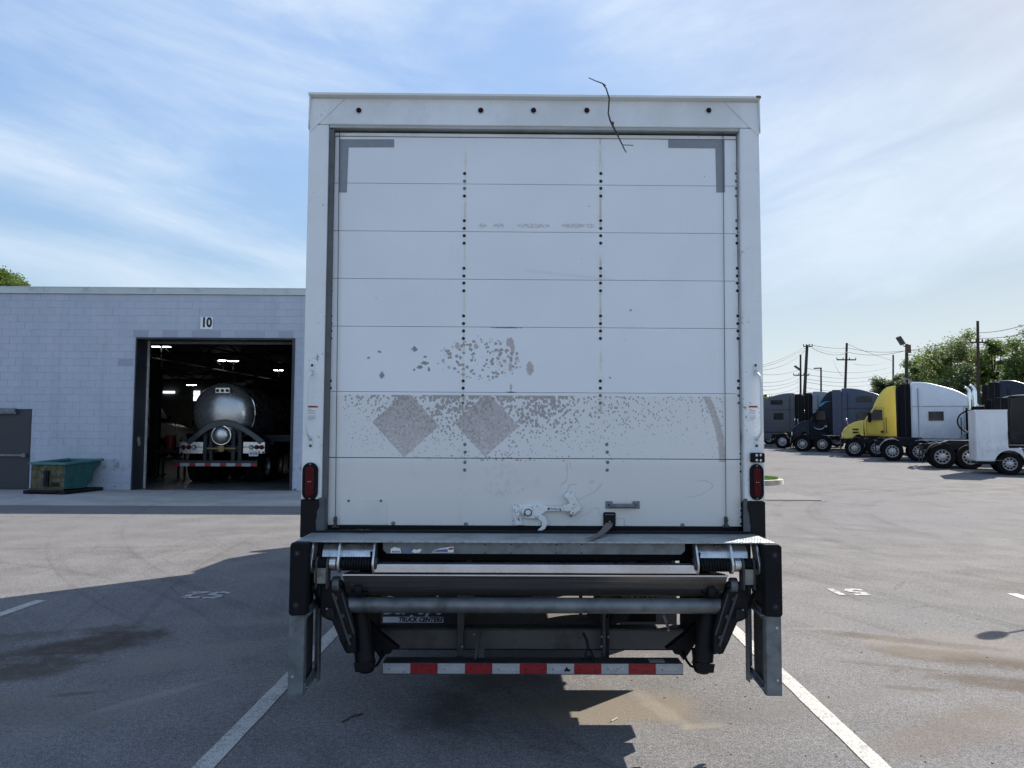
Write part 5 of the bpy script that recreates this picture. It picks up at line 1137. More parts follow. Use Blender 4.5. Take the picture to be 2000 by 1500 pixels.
def loft(m, prof, half_fn, nround=3, rr=.10):
    """closed side profile (x,z) widened to both sides, its long edges rounded; half_fn(x,z) gives the half width"""
    ring = []
    cx = sum(p[0] for p in prof) / len(prof); cz = sum(p[1] for p in prof) / len(prof); n = len(prof); rows = []
    for j in range(nround + 1):
        q = math.pi / 2 * j / nround; k = rr * (1 - math.cos(q)); w = rr * (1 - math.sin(q))
        rows.append((k, w))
    rows = rows[::-1]                     # from the inset rim on the flank to the full outline
    def inset(k):
        o = []
        for i, (x, z) in enumerate(prof):
            a = Vector(prof[i - 1]); b = Vector(prof[(i + 1) % n]); d = (b - a); d = d.normalized() if d.length > 1e-6 else Vector((1, 0)); nn = Vector((-d.y, d.x)); c = Vector((cx - x, cz - z))
            if nn.dot(c) < 0: nn = -nn
            o.append((x + nn.x * k, z + nn.y * k))
        return o
    vs = []; fs = []; L = []
    seq = [(-1, k, w) for (k, w) in rows] + [(1, k, w) for (k, w) in rows[::-1]]
    for (sd, k, w) in seq:
        pr = inset(k)
        for (x, z) in pr: vs.append((x, sd * (half_fn(x, z) - w), z))
    for r in range(len(seq) - 1):
        for i in range(n): fs.append((r * n + i, r * n + (i + 1) % n, (r + 1) * n + (i + 1) % n, (r + 1) * n + i))
    fs.append(tuple(range(n - 1, -1, -1))); fs.append(tuple(range((len(seq) - 1) * n, len(seq) * n)))
    m.add(vs, fs)
def tractor(label, color, kind, loc, rz, rear=None, stacks=False, group='tractor units parked in the row', extender='black_rubber', bright_rims=True, windows=2, swoosh=False, grille_h=1.0, hood_vents=False, roofz=None, cat='truck tractor', fenders='fender_grey', lite=False, front_wheels=True, nofront=False):
    """front axle at the origin, nose toward +x"""
    t = thing('tractor_truck', label, cat, (0, 0, 0), 0, group)
    c = MAT[color]
    if kind == 'sleeper':
        back = -4.05; top = roofz or 3.98
        roof = spline([(-.98, 2.82), (-1.35, 3.18), (-1.95, 3.55), (-2.7, 3.82), (-3.4, top - .02), (back + .06, top)], 5)
    elif kind == 'fairing':
        back = -2.45; top = roofz or 3.95
        roof = spline([(-.95, 2.72), (-1.05, 2.95), (-1.35, 3.42), (-1.75, 3.80), (-2.1, top - .03), (back + .02, top)], 5)
    else:
        back = -2.35; top = roofz or 2.85
        roof = spline([(-.95, 2.66), (-1.15, 2.80), (-1.6, top), (back + .05, top - .02)], 4)
    cabp = [(back, top - .08), (back, 1.02), (-.32, 1.02), (-.30, 1.92)] + roof[:1] + roof[1:]
    cabp = [(-.34, 1.02), (-.33, 1.95)] + roof + [(back, top - .07), (back, 1.02)]
    m = MB(); loft(m, cabp, lambda x, z: HALF - 0.10 * smooth((z - 2.6) / 1.4) - 0.12 * smooth((x + 1.0) / .7), 3, .10)
    cab = m.build('cab', c, t, ang=40)
    hoodp = spline([(-.36, 1.98), (.1, 1.93), (.6, 1.76), (1.0, 1.50), (1.16, 1.22), (1.20, .92)], 4) + [(1.22, .62), (.72, .66)] + [(.58 * math.cos(q) + 0, .53 + .60 * math.sin(q)) for q in (0.35, .8, 1.2, 1.57, 1.95, 2.4, 2.8)] + [(-.62, .92), (-.36, .95)]
    m = MB(); loft(m, hoodp, lambda x, z: 1.17 - .16 * smooth((x - .5) / .7) - (.26 * smooth((z - 1.35) / .35)), 3, .08); hood = m.build('hood', c, t, ang=40)
    for s in (-1, 1):
        def side(x0, x1, z0, z1, y, d=.012): m = MB(); m.box(x0, x1, s * y - d / 2, s * y + d / 2, z0, z1); return m
        # door outline, glass, handles
        yb = HALF - .025
        m = MB(); g0 = [(-.62, 1.98), (-.72, 2.05), (-.98, 2.58), (-1.55, 2.58), (-1.55, 1.98)]
        m.prism(g0, 'y', s * (yb + .012), s * (yb + .036)); m.build('side_window', MAT['cab_glass'], t, bevel=.01)
        m = MB()
        for (x0, z0, x1, z1) in ((-.50, 1.12, -.50, 1.98), (-.50, 1.98, -.90, 2.68), (-.90, 2.68, -1.64, 2.68), (-1.64, 2.68, -1.64, 1.12), (-1.64, 1.12, -.50, 1.12)):
            m.beam((x0, s * (HALF - .001 if x0 < -.8 else HALF - .03), z0), (x1, s * (HALF - .001 if x1 < -.8 else HALF - .03), z1), .012, .014)
        m.build('door_seam', MAT['black_rubber'], t)
        m = MB(); m.box(-1.60, -1.42, s * (HALF + .002) - .012, s * (HALF + .002) + .012, 1.25, 1.36); m.build('door_handle', MAT['black_rubber'], t)
        m = MB(); m.cyl((-1.78, s * (HALF + .04), 1.2), (-1.78, s * (HALF + .04), 2.15), .022, 8); m.build('grab_rail', MAT['black_rubber'], t)
        if kind == 'sleeper':
            if windows >= 1: m = side(-3.25, -2.55, 1.98, 2.46, HALF - .002, .03); m.build('sleeper_window', MAT['cab_glass'], t, bevel=.01)
            if windows >= 2: m = side(-3.2, -2.35, 3.12, 3.45, HALF - .045, .05); m.build('sleeper_window', MAT['cab_glass'], t, bevel=.01)
            m = MB(); m.box(-3.72, -3.705, s * (HALF - .03) - .032, s * (HALF - .03) + .032, 1.1, 3.7); m.box(-4.0, -.9, s * HALF - .004, s * HALF + .003, 2.72, 2.735); m.build('panel_seam', MAT['black_rubber'], t)
            m = MB(); m.box(-3.9, -1.0, s * 1.16 - .03, s * 1.16 + .03, .55, 1.0); m.build('side_skirt', c, t, bevel=.02)
        m = MB(); m.cyl((-2.3, s * .86, .72), (-1.2 if kind != 'sleeper' else -.95, s * .86, .72), .30, 20); m.build('fuel_tank', MAT['bright_zinc'] if not lite else MAT['dark_steel'], t)
        m = MB(); m.box(-.95, -.5, s * 1.02 - .14, s * 1.02 + .14, .42, .47); m.box(-.95, -.5, s * 1.05 - .14, s * 1.05 + .14, .72, .77); m.build('step', MAT['dark_steel'], t)
        # extender behind the cab
        m = MB(); m.box(back - .52, back - .01, s * (HALF - .05) - .02, s * (HALF - .05) + .02, 1.08, top - .10); m.build('side_extender', MAT[extender], t, bevel=.01)
        m = MB(); m.box(back - .27, back - .255, s * (HALF - .05) - .024, s * (HALF - .05) + .024, 1.1, top - .12); m.build('extender_seam', MAT['galv_dark'], t)
        # mirror
        m = MB(); m.box(-.82, -.58, s * 1.45 - .11, s * 1.45 + .11, 1.85, 2.42); m.beam((-.72, s * 1.15, 2.40), (-.70, s * 1.45, 2.46), .03, .03); m.beam((-.72, s * 1.15, 1.80), (-.70, s * 1.45, 1.80), .03, .03); m.build('mirror', MAT['black_rubber'], t, bevel=.05)
        m = MB(); m.beam((.75, s * .9, 1.55), (.82, s * 1.22, 1.95), .02, .02); m.ball((.83, s * 1.25, 1.98), .12, (.5, 1, 1), 10, 8); m.build('hood_mirror', MAT['chrome'] if not lite else MAT['black_rubber'], t)
        m = MB(); m.obox((1.12, s * .93, 1.02), (.10, .26, .28), Matrix.Rotation(R_(12 * s), 3, 'Z')); m.build('headlight', MAT['chrome'], t, bevel=.03)
        if hood_vents:
            m = MB(); m.box(.05, .45, s * 1.165 - .02, s * 1.165 + .02, 1.40, 1.48); m.box(.05, .45, s * 1.165 - .02, s * 1.165 + .02, 1.22, 1.30); m.build('hood_vent', MAT['void'], t)
        if front_wheels: add_wheel(t, 0, s * 1.03, .5, rz=0 if s < 0 else math.pi, full=not lite)
    # windscreen
    m = MB(); m.add([(-.345, -.98, 1.99), (-.345, .98, 1.99), (-.92, .98, 2.70), (-.92, -.98, 2.70), (-.375, -1.0, 1.97), (-.375, 1.0, 1.97), (-.95, 1.0, 2.68), (-.95, -1.0, 2.68)], [(0, 1, 2, 3), (4, 5, 6, 7), (0, 1, 5, 4), (1, 2, 6, 5), (2, 3, 7, 6), (3, 0, 4, 7)]); m.build('windscreen', MAT['cab_glass'], t)
    m = MB(); m.box(1.12, 1.32, -1.16, 1.16, .40, .78); m.build('bumper', MAT['black_rubber'] if grille_h else c, t, bevel=.06, seg=3)
    m = MB(); m.box(1.08, 1.215, -.46, .46, .8, 1.36); m.build('grille', MAT['black_rubber'], t, bevel=.03)
    m = MB(); [m.box(1.215, 1.228, -.42, .42, .84 + k * .08, .87 + k * .08) for k in range(6)]; m.build('grille_bar', MAT['chrome'], t)
    if kind != 'sleeper' or True:
        m = MB(); m.box(back - .06, back - .005, -1.0, 1.0, 1.05, top - .25); m.build('back_wall', MAT['black_rubber'], t)
    # chassis
    r0, r1 = rear if rear else (back - 1.5, back - 2.85)
    m = MB(); [m.box(r1 - .75, 1.1, s * .43 - .045, s * .43 + .045, .78, 1.02) for s in (-1, 1)]; m.box(r1 - .75, r1 - .68, -.6, .6, .72, 1.02); m.box(r0 + .3, r0 + .38, -.4, .4, .8, 1.0); m.build('chassis_rail', MAT['dark_steel'], t)
    m = MB(); m.prism([(r0 + .25, 1.05), (r0 + .15, 1.17), (r1 + .3, 1.17), (r1 - .05, 1.03)], 'y', -.48, .48); m.build('fifth_wheel', MAT['dark_steel'], t, bevel=.01)
    m = MB(); m.box(back - 1.0, back - .15, -.5, .5, 1.03, 1.06); [m.beam((back - .3 - k * .35, -.5, 1.03), (back - .1 - k * .35, -1.1, 1.0), .05, .03) for k in range(2)]; m.build('deck_plate', MAT['bright_zinc'], t)
    for s in (-1, 1):
        for x in (r0, r1):
            add_wheel(t, x, s * 1.04, .5, rz=0 if s < 0 else math.pi, full=not lite); 
            if not lite: put(WT, 'inner_tyre', t, loc=(x, s * .70, .5))
            m = MB(); pr = [((.60) * math.cos(q), (.60) * math.sin(q)) for q in [math.pi * k / 12 * (1 if True else 1) for k in range(2, 8 if x == r0 else 11)]] 
            if x == r0: pr = [((.60) * math.cos(q), (.60) * math.sin(q)) for q in [math.pi * k / 12 for k in range(1, 7)]]
            else: pr = [((.60) * math.cos(q), (.60) * math.sin(q)) for q in [math.pi * k / 12 for k in range(4, 12)]]
            for a, b in zip(pr[:-1], pr[1:]): m.beam((x + a[0], s * .92, .5 + a[1]), (x + b[0], s * .92, .5 + b[1]), .56, .014)
            m.build('fender', MAT[fenders], t)
        m = MB(); m.box(r1 - .72, r1 - .70, s * .92 - .3, s * .92 + .3, .22, .90); m.build('mud_flap', MAT['black_rubber'], t)
    m = MB(); [m.cyl((x, -1.0, .5), (x, 1.0, .5), .08, 10) for x in (r0, r1)]; m.ball((r0, 0, .5), .22); m.ball((r1, 0, .5), .22); m.build('axle', MAT['dark_steel'], t)
    m = MB(); m.box(r1 - .76, r1 - .74, -.5, -.3, .84, .94); m.box(r1 - .76, r1 - .74, .3, .5, .84, .94); m.build('tail_lamp', MAT['lens_red'], t)
    if stacks:
        for s in (-1, 1):
            st = MB(); st.tube([(back - .35, s * .92, 1.15), (back - .35, s * .92, 3.35), (back - .37, s * .92, 3.5), (back - .45, s * .92, 3.62), (back - .55, s * .92, 3.66)], .07, 12, radii=[.10, .10, .075, .07, .07]); st.build('exhaust_stack', MAT['chrome'], t)
        m = MB(); pts = [(back - .5 - .55 * math.sin(q), -.55, 1.95 - .55 * math.cos(q) * .95) for q in [math.pi * k / 10 for k in range(-1, 12)]]; m.tube(pts, .035, 8); m.build('air_line', MAT['black_rubber'], t)
        m = MB(); m.tube([(back - .45, -.8, 3.0), (back - .5, -.8, 1.6), (back - .9, -.8, 1.2), (back - 1.0, -.8, 1.2)], .035, 8); m.build('hose_bar', MAT['galv'], t)
        m = MB(); m.cyl((back - .55, -.55, 1.7), (back - .55, -.55, 2.1), .07, 8); m.build('coupling', MAT['lens_red'], t)
    if swoosh:
        m = MB(); pts = []
        A = spline([(-1.05, 2.93), (-1.3, 3.12), (-1.65, 3.2), (-2.0, 3.22)], 5); B = spline([(-2.0, 3.22), (-1.6, 3.14), (-1.35, 2.98), (-1.15, 2.86)], 5)
        for s in (-1, 1): m.prism(A + B[1:], 'y', s * (HALF - .04), s * (HALF - .005))
        m.build('blue_stripe', MAT['swoosh_blue'], t)
        m = MB(); arc = [(-.62 - .45 * (1 - math.cos(q)), 1.62 - .28 * math.sin(q)) for q in [math.pi * k / 12 for k in range(13)]]; arc2 = [(x * .97 - .02, z + .045 * math.sin(math.pi * i / 12)) for i, (x, z) in enumerate(arc)]
        for s in (-1, 1): m.prism(arc + arc2[::-1], 'y', s * (HALF - .01), s * (HALF + .004))
        m.box(-1.66, -1.56, -HALF - .004, HALF + .004, 1.50, 1.62)
        m.build('curved_mark', MAT['white_print'], t)
    if kind == 'fairing':                # the short day cab: less nose, less depth behind the door
        t.scale = (.80, 1, 1)
        for ch in t.children:
            if ch.name.startswith(('wheel', 'inner_tyre')): ch.scale = (ch.scale[0] / .80, ch.scale[1], ch.scale[2])
    t.location = loc; t.rotation_euler = (0, 0, rz)
    return t
HDG = R_(-25)                                          # the row stands turned away from the square of the lot
def px_of(p):
    v = CROT.transposed() @ (Vector(p) - CAM); return 1000 + 1500 * v.x / -v.z
def put_unit(px_back, Yn, back, right=True, rear_px=None):
    """root of a unit whose cab back (near side) is seen at px_back, Yn away; distances of its rear axles"""
    rz = HDG if right else HDG + math.pi; R3 = Matrix.Rotation(rz, 3, 'Z'); near = -HALF if right else HALF
    c = P(px_back, 860, Yn); root = Vector((c.x, c.y, 0)) - R3 @ Vector((back, near, 0)); root.z = ground_z(root.x, root.y); out = None
    if rear_px:
        out = []
        for px in rear_px:
            lo, hi = -12.0, back + .5
            for _ in range(40):
                md = (lo + hi) / 2; q = px_of(root + R3 @ Vector((md, near, .5)))
                if (q < px) == right: lo = md
                else: hi = md
            out.append(md)
    return tuple(root), rz, out
def unit(label, color, kind, px_back, Yn, right=True, rear_px=None, **k):
    back = -4.05 if kind == 'sleeper' else -2.45 * .80 if kind == 'fairing' else -2.35
    L, rz, rr = put_unit(px_back, Yn, back, right, rear_px); return tractor(label, color, kind, L, rz, rr, **k)
unit('big white sleeper tractor facing right behind the exhaust stacks', 'tractor_white', 'sleeper', 1781, 40.3, True, (1713, 1669), windows=1, roofz=4.02)
unit('slate blue sleeper tractor facing right, its nose behind the yellow one', 'slate_blue', 'sleeper', 1645, 47.3, True, (1606, 1567), windows=2, extender='slate_blue')
unit('grey high roof tractor mostly hidden behind the black tractor', 'silver_grey', 'sleeper', 1588, 52.8, True, (1562, 1528), windows=0, lite=True)
unit('chrome stacked day cab tractor hidden behind the white service vehicle', 'coal_paint', 'day', 1925, 35.6, True, (1796, 1743), stacks=True, roofz=2.75, fenders='fender_bright')
unit('black high backed day cab tractor cut off by the right edge', 'coal_paint', 'day', 1972, 30.4, True, (1896, 1841), roofz=3.0)
unit('navy sleeper tractor at the right edge standing taller than the white one beside it', 'navy_paint', 'sleeper', 1957, 39.6, True, None, windows=0, lite=True, roofz=4.1)
unit('bright yellow day cab tractor with roof fairing facing left', 'yellow_paint', 'fairing', 1752, 43.9, False, None, hood_vents=True)
unit('dark day cab tractor with a blue stripe on its fairing facing left', 'night_blue', 'fairing', 1636, 50.6, False, None, swoosh=True, extender='night_blue')
unit('grey sleeper tractor facing left, farthest in the row beside the box truck', 'grey_paint', 'sleeper', 1553, 57.0, False, None, windows=2)
unit('white tractor nose with sloped windscreen between the grey and the dark tractors', 'tractor_white', 'day', 1540, 62.0, True, None, lite=True, roofz=3.0)
tractor('white day cab tractor parked just outside the right edge, throwing its mirror shadow', 'tractor_white', 'day', (7.34, 7.5, 0), math.pi / 2, None, roofz=2.8, group='tractor units parked in the row')

# white service vehicle in front, in its own frame: x along it, near side at y = 0
Ys = 28.2; c0 = P(1905, 860, Ys); SVR = Matrix.Rotation(HDG, 3, 'Z'); gz = ground_z(c0.x, c0.y)
def sv_x(px):                                # distance along the flank at which a photo column falls
    lo, hi = -3.0, 6.0
    for _ in range(40):
        md = (lo + hi) / 2
        if px_of(c0 + SVR @ Vector((md, 0, 0))) < px: lo = md
        else: hi = md
    return md
def sv_z(px, py): q = c0 + SVR @ Vector((sv_x(px), 0, 0)); return P(px, py, q.y).z - gz
x1, xw, xr = sv_x(1969), sv_x(1971.5), sv_x(1997); zt, zb, zn = sv_z(1940, 801), sv_z(1940, 901), sv_z(1985, 876)
sv = thing('service_vehicle', 'white boxy service body with a low wheel arch at the right edge', 'utility vehicle', (0, 0, 0))
arch = [(xw + .47 * math.cos(q), .42 + .47 * math.sin(q)) for q in [math.pi * k / 12 for k in range(0, 13)]]
arch = [(x, max(z, zb)) for x, z in arch]
prof = [(0, zb), (0, zt), (x1, zt), (x1, zn + .08), (x1 + .02, zn), (xr - .04, zn + .02), (xr + .02, zn - .12), (xr + .06, zb)] + arch
MB().prism(prof, 'y', 0, 1.9).build('body', MAT['tractor_white'], sv, bevel=.015)
MB().box(-.012, x1 + .012, -.012, 1.91, zt - .05, zt + .015).build('roof_edge', MAT['clean_white'], sv)
m = MB(); m.box(.02, .028, -.004, .001, zb + .05, zt - .08); m.box(.0, x1, -.004, .001, zb + .03, zb + .04); m.build('panel_seam', simple('seam_grey', (0.3, 0.31, 0.32)), sv)
MB().box(xr + .07, xr + 1.5, .02, 1.88, .4, zn - .04).build('front_body', MAT['tractor_white'], sv, bevel=.05)
MB().box(x1 + .05, xr + .8, .15, 1.8, zn + .03, zn + .12).build('seat_deck', MAT['black_rubber'], sv)
MB().box(.1, xr + 1.3, .2, 1.7, zb - .12, zb - .002).build('chassis', MAT['dark_steel'], sv)
for y, rz in ((.14, 0), (1.75, math.pi)): add_wheel(sv, xw, y, .40, rz=rz, sc=.80)
MB().box(x1 + .0, x1 + .06, -.05, .05, zt - 1.05, zt - .75).build('marker_lamp', MAT['black_rubber'], sv, bevel=.01)
sv.location = (c0.x, c0.y, gz); sv.rotation_euler = (0, 0, HDG)

# ------------------------------------------------------------ kerbed island and drain
a = G(1531, 944, .05); cx, cy = a.x - 1.05, a.y
isl = []; ow, oh = 1.0, .95
for k in range(25):
    q = -math.pi / 2 + math.pi * k / 24; isl.append((cx + ow * math.cos(q), cy + oh * math.sin(q)))
isl = [(cx - 4.2, cy - oh)] + isl + [(cx - 4.2, cy + oh)]
def inset_(poly, d):
    c = Vector((cx - 1.6, cy)); out = []
    for i, p in enumerate(poly):
        a = Vector(poly[i - 1]); b = Vector(poly[(i + 1) % len(poly)]); t_ = (b - a).normalized(); n_ = Vector((-t_.y, t_.x)); 
        if n_.dot(c - Vector(p)) < 0: n_ = -n_
        out.append(tuple(Vector(p) + n_ * d))
    return out
inn = inset_(isl, .16); m = MB(); n = len(isl); gz = ground_z(cx, cy)
vs = [(x, y, gz - .05) for x, y in isl] + [(x, y, gz + .13) for x, y in inset_(isl, .02)] + [(x, y, gz + .14) for x, y in inn] + [(x, y, gz - .02) for x, y in inn]
m.add(vs, [(r * n + i, r * n + (i + 1) % n, (r + 1) * n + (i + 1) % n, (r + 1) * n + i) for r in range(3) for i in range(n)])
o = m.build('kerb', simple('kerb_conc', (0.46, 0.42, 0.32), 0.85, var=0.15, ns=5, bump=0.3, dirt=(0.25, 0.23, 0.2)), None); struct(o)
m = MB(); m.add([(x, y, gz + .135) for x, y in inn], [tuple(range(n))]); o = m.build('island_soil', simple('soil', (0.05, 0.055, 0.03), 0.9), None, recalc=False); struct(o)
m = MB(); r = random.Random(5)
for k in range(16000):
    x = cx - 3.9 + r.random() * 4.8; y = cy + r.uniform(-.8, .8)
    if (x > cx) and ((x - cx) / (ow - .17)) ** 2 + ((y - cy) / (oh - .17)) ** 2 > 1: continue
    q = r.uniform(0, 6.28); h = r.uniform(.05, .11); lx, ly = r.uniform(-.04, .04), r.uniform(-.04, .04); w = .008
    m.add([(x - w * math.cos(q), y - w * math.sin(q), gz + .13), (x + w * math.cos(q), y + w * math.sin(q), gz + .13), (x + lx, y + ly, gz + .13 + h)], [(0, 1, 2)])
ms('grass', (0.20, 0.34, 0.04), 0.7, var=0.35, ns=3)
tag(m.build('grass', MAT['grass'], None, recalc=False), 'bright mown grass filling the kerbed island', 'grass', kind='stuff')
# drain: pale frame and bars
a = G(1492, 965); b = G(1585, 978); x0, x1, y0, y1 = G(1470, 971).x, G(1572, 971).x, b.y, G(1530, 964).y
dr_ = thing('storm_drain', 'wide flat storm drain grating in front of the grass island', 'drain', ((x0 + x1) / 2, (y0 + y1) / 2, 0))
MB().box(x0 - .1, x1 + .1, y0 - .1, y1 + .1, -.05, .006).build('collar', simple('cast_grey', (0.135, 0.132, 0.13), 0.9, var=.2), dr_)
MB().box(x0, x1, y0, y1, -.04, .009).build('pit', MAT['galv_dark'], dr_)
nb = 17; m = MB()
for k in range(nb): q = x0 + (x1 - x0) * (k + .5) / nb; MB().prism([(q - .05, y0 + .01), (q + .02, y0 + .01), (q + .09, y1 - .01), (q + .02, y1 - .01)], 'z', .010, .02).build('bar', bpy.data.materials['cast_grey'], dr_)
for k in range(5): q = y0 + (y1 - y0) * k / 4; m.box(x0, x1, q - .02, q + .02, .0095, .021)
m.build('frame', MAT['galv_dark'], dr_)
# litter on the lot
a = G(1512, 924, .03); m = MB(); m.ball((a.x - .12, a.y, a.z + .03), .07, (1.6, .6, .5), 8, 6); m.ball((a.x + .14, a.y + .05, a.z + .02), .05, (1.4, .7, .5), 8, 6); tag(m.build('debris', MAT['black_rubber'], None), 'two small black scraps lying on the lot near the island', 'debris')
p0, p1 = G(668, 1412), G(708, 1395); m = MB(); m.tube([p0 + Vector((0, 0, .004)), G(686, 1402) + Vector((0, 0, .007)), p1 + Vector((0, 0, .004))], .004, 6); tag(m.build('dropped_twig', MAT['twig'], None), 'small dark twig on the shaded asphalt below the lift', 'twig')
p0, p1 = G(1194, 1410), G(1206, 1404); m = MB(); m.tube([p0 + Vector((0, 0, .004)), p1 + Vector((0, 0, .005))], .005, 6); tag(m.build('dropped_stick', simple('pale_stick', (0.4, 0.37, 0.3), 0.8), None), 'tiny pale stick on the sunlit asphalt under the lift', 'twig')
m = MB(); r = random.Random(9)
for k in range(420):
    y = 3.2 + 11 * r.random() ** 1.6; x = r.uniform(-.72, .70) * y; s_ = r.uniform(.0025, .007)
    m.ball((x, y, s_ * .4), s_, (1, r.uniform(.6, 1), .6), 5, 4)
tag(m.build('grit', simple('grit_mix', (0.16, 0.15, 0.14), 0.9, var=0.7, ns=4), None), 'loose grit scattered over the asphalt', 'grit', kind='stuff')

# ============================================================ INSIDE THE WORKSHOP
YT = 22.9
def pr_(x0, y0, x1, y1, Y): return px_rect(x0, y0, x1, y1, Y)
ce = P(438, 807, YT); tk = thing('tank_trailer', 'polished steel tank trailer backed into the open bay, tail toward the viewer', 'tank trailer', (ce.x, YT, 0))
RT = .905 * (YT + .45) / YT
cx9, cz9 = P(438, 807, YT + .45).x, P(438, 807, YT + .45).z
MAT['polished'] = mat('polished', lambda t: dict(c=(0.50, 0.52, 0.54), m=0.75, r=t.noise(1.5, 3).step(0.3, 0.7, 0.22, 0.34)))
def dome(r, d, n=10): return [(max(.001, r * math.sin(q)), -d * math.cos(q)) for q in [math.pi / 2 * k / n for k in range(n + 1)]]
m = MB(); m.lathe(dome(RT, .42) + [(RT, 9.0), (.001, 9.3)], (cx9, YT + .45, cz9), (0, 1, 0), 48); m.build('tank', MAT['polished'], tk)
m = MB(); m.lathe([(RT, .0), (RT + .02, .01), (RT + .02, .06), (RT, .07)], (cx9, YT + .45, cz9), (0, 1, 0), 48); m.build('tank_band', MAT['chrome'], tk)
lt = MB(); a = pr_(421, 757, 449, 768, YT); lt.box(a[0], a[1], YT - .02, YT + .5, a[2], a[3]); lb = lt.build('lamp_bar', MAT['bright_zinc'], tk, bevel=.01)
for px in (425.5, 435, 444.5): q = P(px, 763, YT); MB().cyl((q.x, YT - .05, q.z), (q.x, YT - .015, q.z), .045, 12).build('marker_light', MAT['lens_dark_red'], lb)
m = MB(); m.box(ce.x - .3, ce.x + .3, YT + 1.0, YT + 8, ce.z + RT - .02, ce.z + RT + .05); m.cyl((ce.x, YT + 2.2, ce.z + RT), (ce.x, YT + 2.2, ce.z + RT + .2), .2, 16); m.build('manway', MAT['shop_steel'], tk)
# spill arch and centre can
m = MB(); pts = [P(x, y, YT - .05) for x, y in ((362, 862), (384, 845), (405, 828), (425, 821), (440, 819), (458, 822), (478, 832), (498, 845), (518, 860))]; pts2 = [P(x, y, YT - .05) for x, y in ((372, 869), (392, 853), (410, 840), (428, 834), (440, 832), (454, 834), (472, 842), (490, 853), (508, 868))]
poly = [(p.x, p.z) for p in pts] + [(p.x, p.z) for p in pts2[::-1]]; m.prism(poly, 'y', YT - .12, YT + .5); m.build('rear_fender', simple('fender_teal', (0.02, 0.035, 0.05), 0.35, cc=.3), tk, bevel=.02)
q = P(431, 850, YT - .15); m = MB(); m.lathe(dome(.265, .15) + [(.265, .3)], (q.x, YT - .12, q.z), (0, 1, 0), 28); m.build('rear_can', MAT['bright_zinc'], tk)
m = MB(); m.lathe([(.265, 0), (.285, .0), (.285, .03), (.265, .03)], (q.x, YT - .10, q.z), (0, 1, 0), 28); m.build('can_ring', MAT['chrome'], tk)
for (px0, px1) in ((351, 396), (475, 517)):
    a = pr_(px0, 863, px1, 886, YT - .1); b = MB().box(a[0], a[1], YT - .1, YT + .3, a[2], a[3]).build('lamp_box', MAT['bright_zinc'], tk, bevel=.008)
    m = MB(); a2 = pr_(px0, 872.5, px1, 874, YT - .1); m.box(a[0], a[1], YT - .112, YT - .1, a2[2], a2[3]); m.build('box_seam', MAT['shop_steel'], b)
    L3 = (358.5, 369, 379) if px0 < 400 else (491, 501.5, 511)
    for i, px in enumerate(L3):
        q = P(px, 873 + .5, YT - .1); wh = (px0 < 400 and i == 2) or (px0 > 400 and i == 0); l_ = MB().cyl((q.x, YT - .13, q.z), (q.x, YT - .1, q.z), .068, 16).build('tail_lamp', MAT['black_rubber'], b)
        MB().cyl((q.x, YT - .14, q.z), (q.x, YT - .129, q.z), .052, 16).build('lamp_disc', MAT['white_tape'] if wh else MAT['lens_red'], b)
    q = P(355 if px0 < 400 else 514, 883.5, YT - .1); MB().cyl((q.x, YT - .12, q.z), (q.x, YT - .1, q.z), .03, 10).build('side_reflector', MAT['lens_red'], b)
a = pr_(486, 880, 506, 891, YT - .12); lp = MB().prism([(a[0], a[3]), (a[1], a[3]), (a[1] - .02, a[2]), (a[0] + .02, a[2])], 'y', YT - .16, YT - .145).build('licence_plate', MAT['white_print'], tk)
put(text_mesh('AP 3378', .085, MAT['black_print'], .0004, .002), 'plate_lettering', lp, loc=((a[0] + a[1]) / 2 - ce.x, -.162, (a[2] + a[3]) / 2 - .01), rot=FACE, scale=(.75, 1.1, 1))
a = pr_(337, 899, 502, 906, YT - .25); zc = a[2] - .07; bm_ = MB().box(a[0], a[1], YT - .25, YT - .10, a[2] - .08, a[3]).build('bumper', MAT['shop_steel'], tk, bevel=.006)
n = 11; w = (a[1] - a[0]) / n
for k in range(n): MB().box(a[0] + k * w + (.04 if k % 2 == 0 else -.0), a[0] + (k + 1) * w + (.04 if k % 2 else .0), YT - .254, YT - .2505, a[2] - .075, a[2] + .015).build('reflective_tape', MAT['red_tape' if k % 2 == 0 else 'white_tape'], bm_)
m = MB()
for px in (400, 412, 455, 468): q = P(px, 880, YT); m.box(q.x - .05, q.x + .05, YT, YT + .1, .6, 1.6)
m.box(a[0] + .1, a[1] - .1, YT + .1, YT + 8.5, .95, 1.15); m.build('trailer_frame', MAT['shop_steel'], tk)
m = MB(); q = P(433, 876, YT - .1); m.lathe([(.001, 0), (.10, .0), (.12, .08), (.12, .4)], (q.x, YT - .15, q.z), (0, 1, 0), 16); m.box(P(407, 875, YT).x, P(463, 875, YT).x, YT - .12, YT - .08, P(407, 877, YT).z, P(407, 874, YT).z); m.build('outlet_valve', simple('brass', (0.20, 0.15, 0.07), 0.4, 0.7), tk)
for s in (-1, 1):
    for y in (1.3, 2.6): 
        for u in (.72, 1.02): add_wheel(tk, s * u + (P(420, 900, YT).x - ce.x), y, .5, rz=(math.pi / 2) * (1 if s > 0 else -1), full=False)
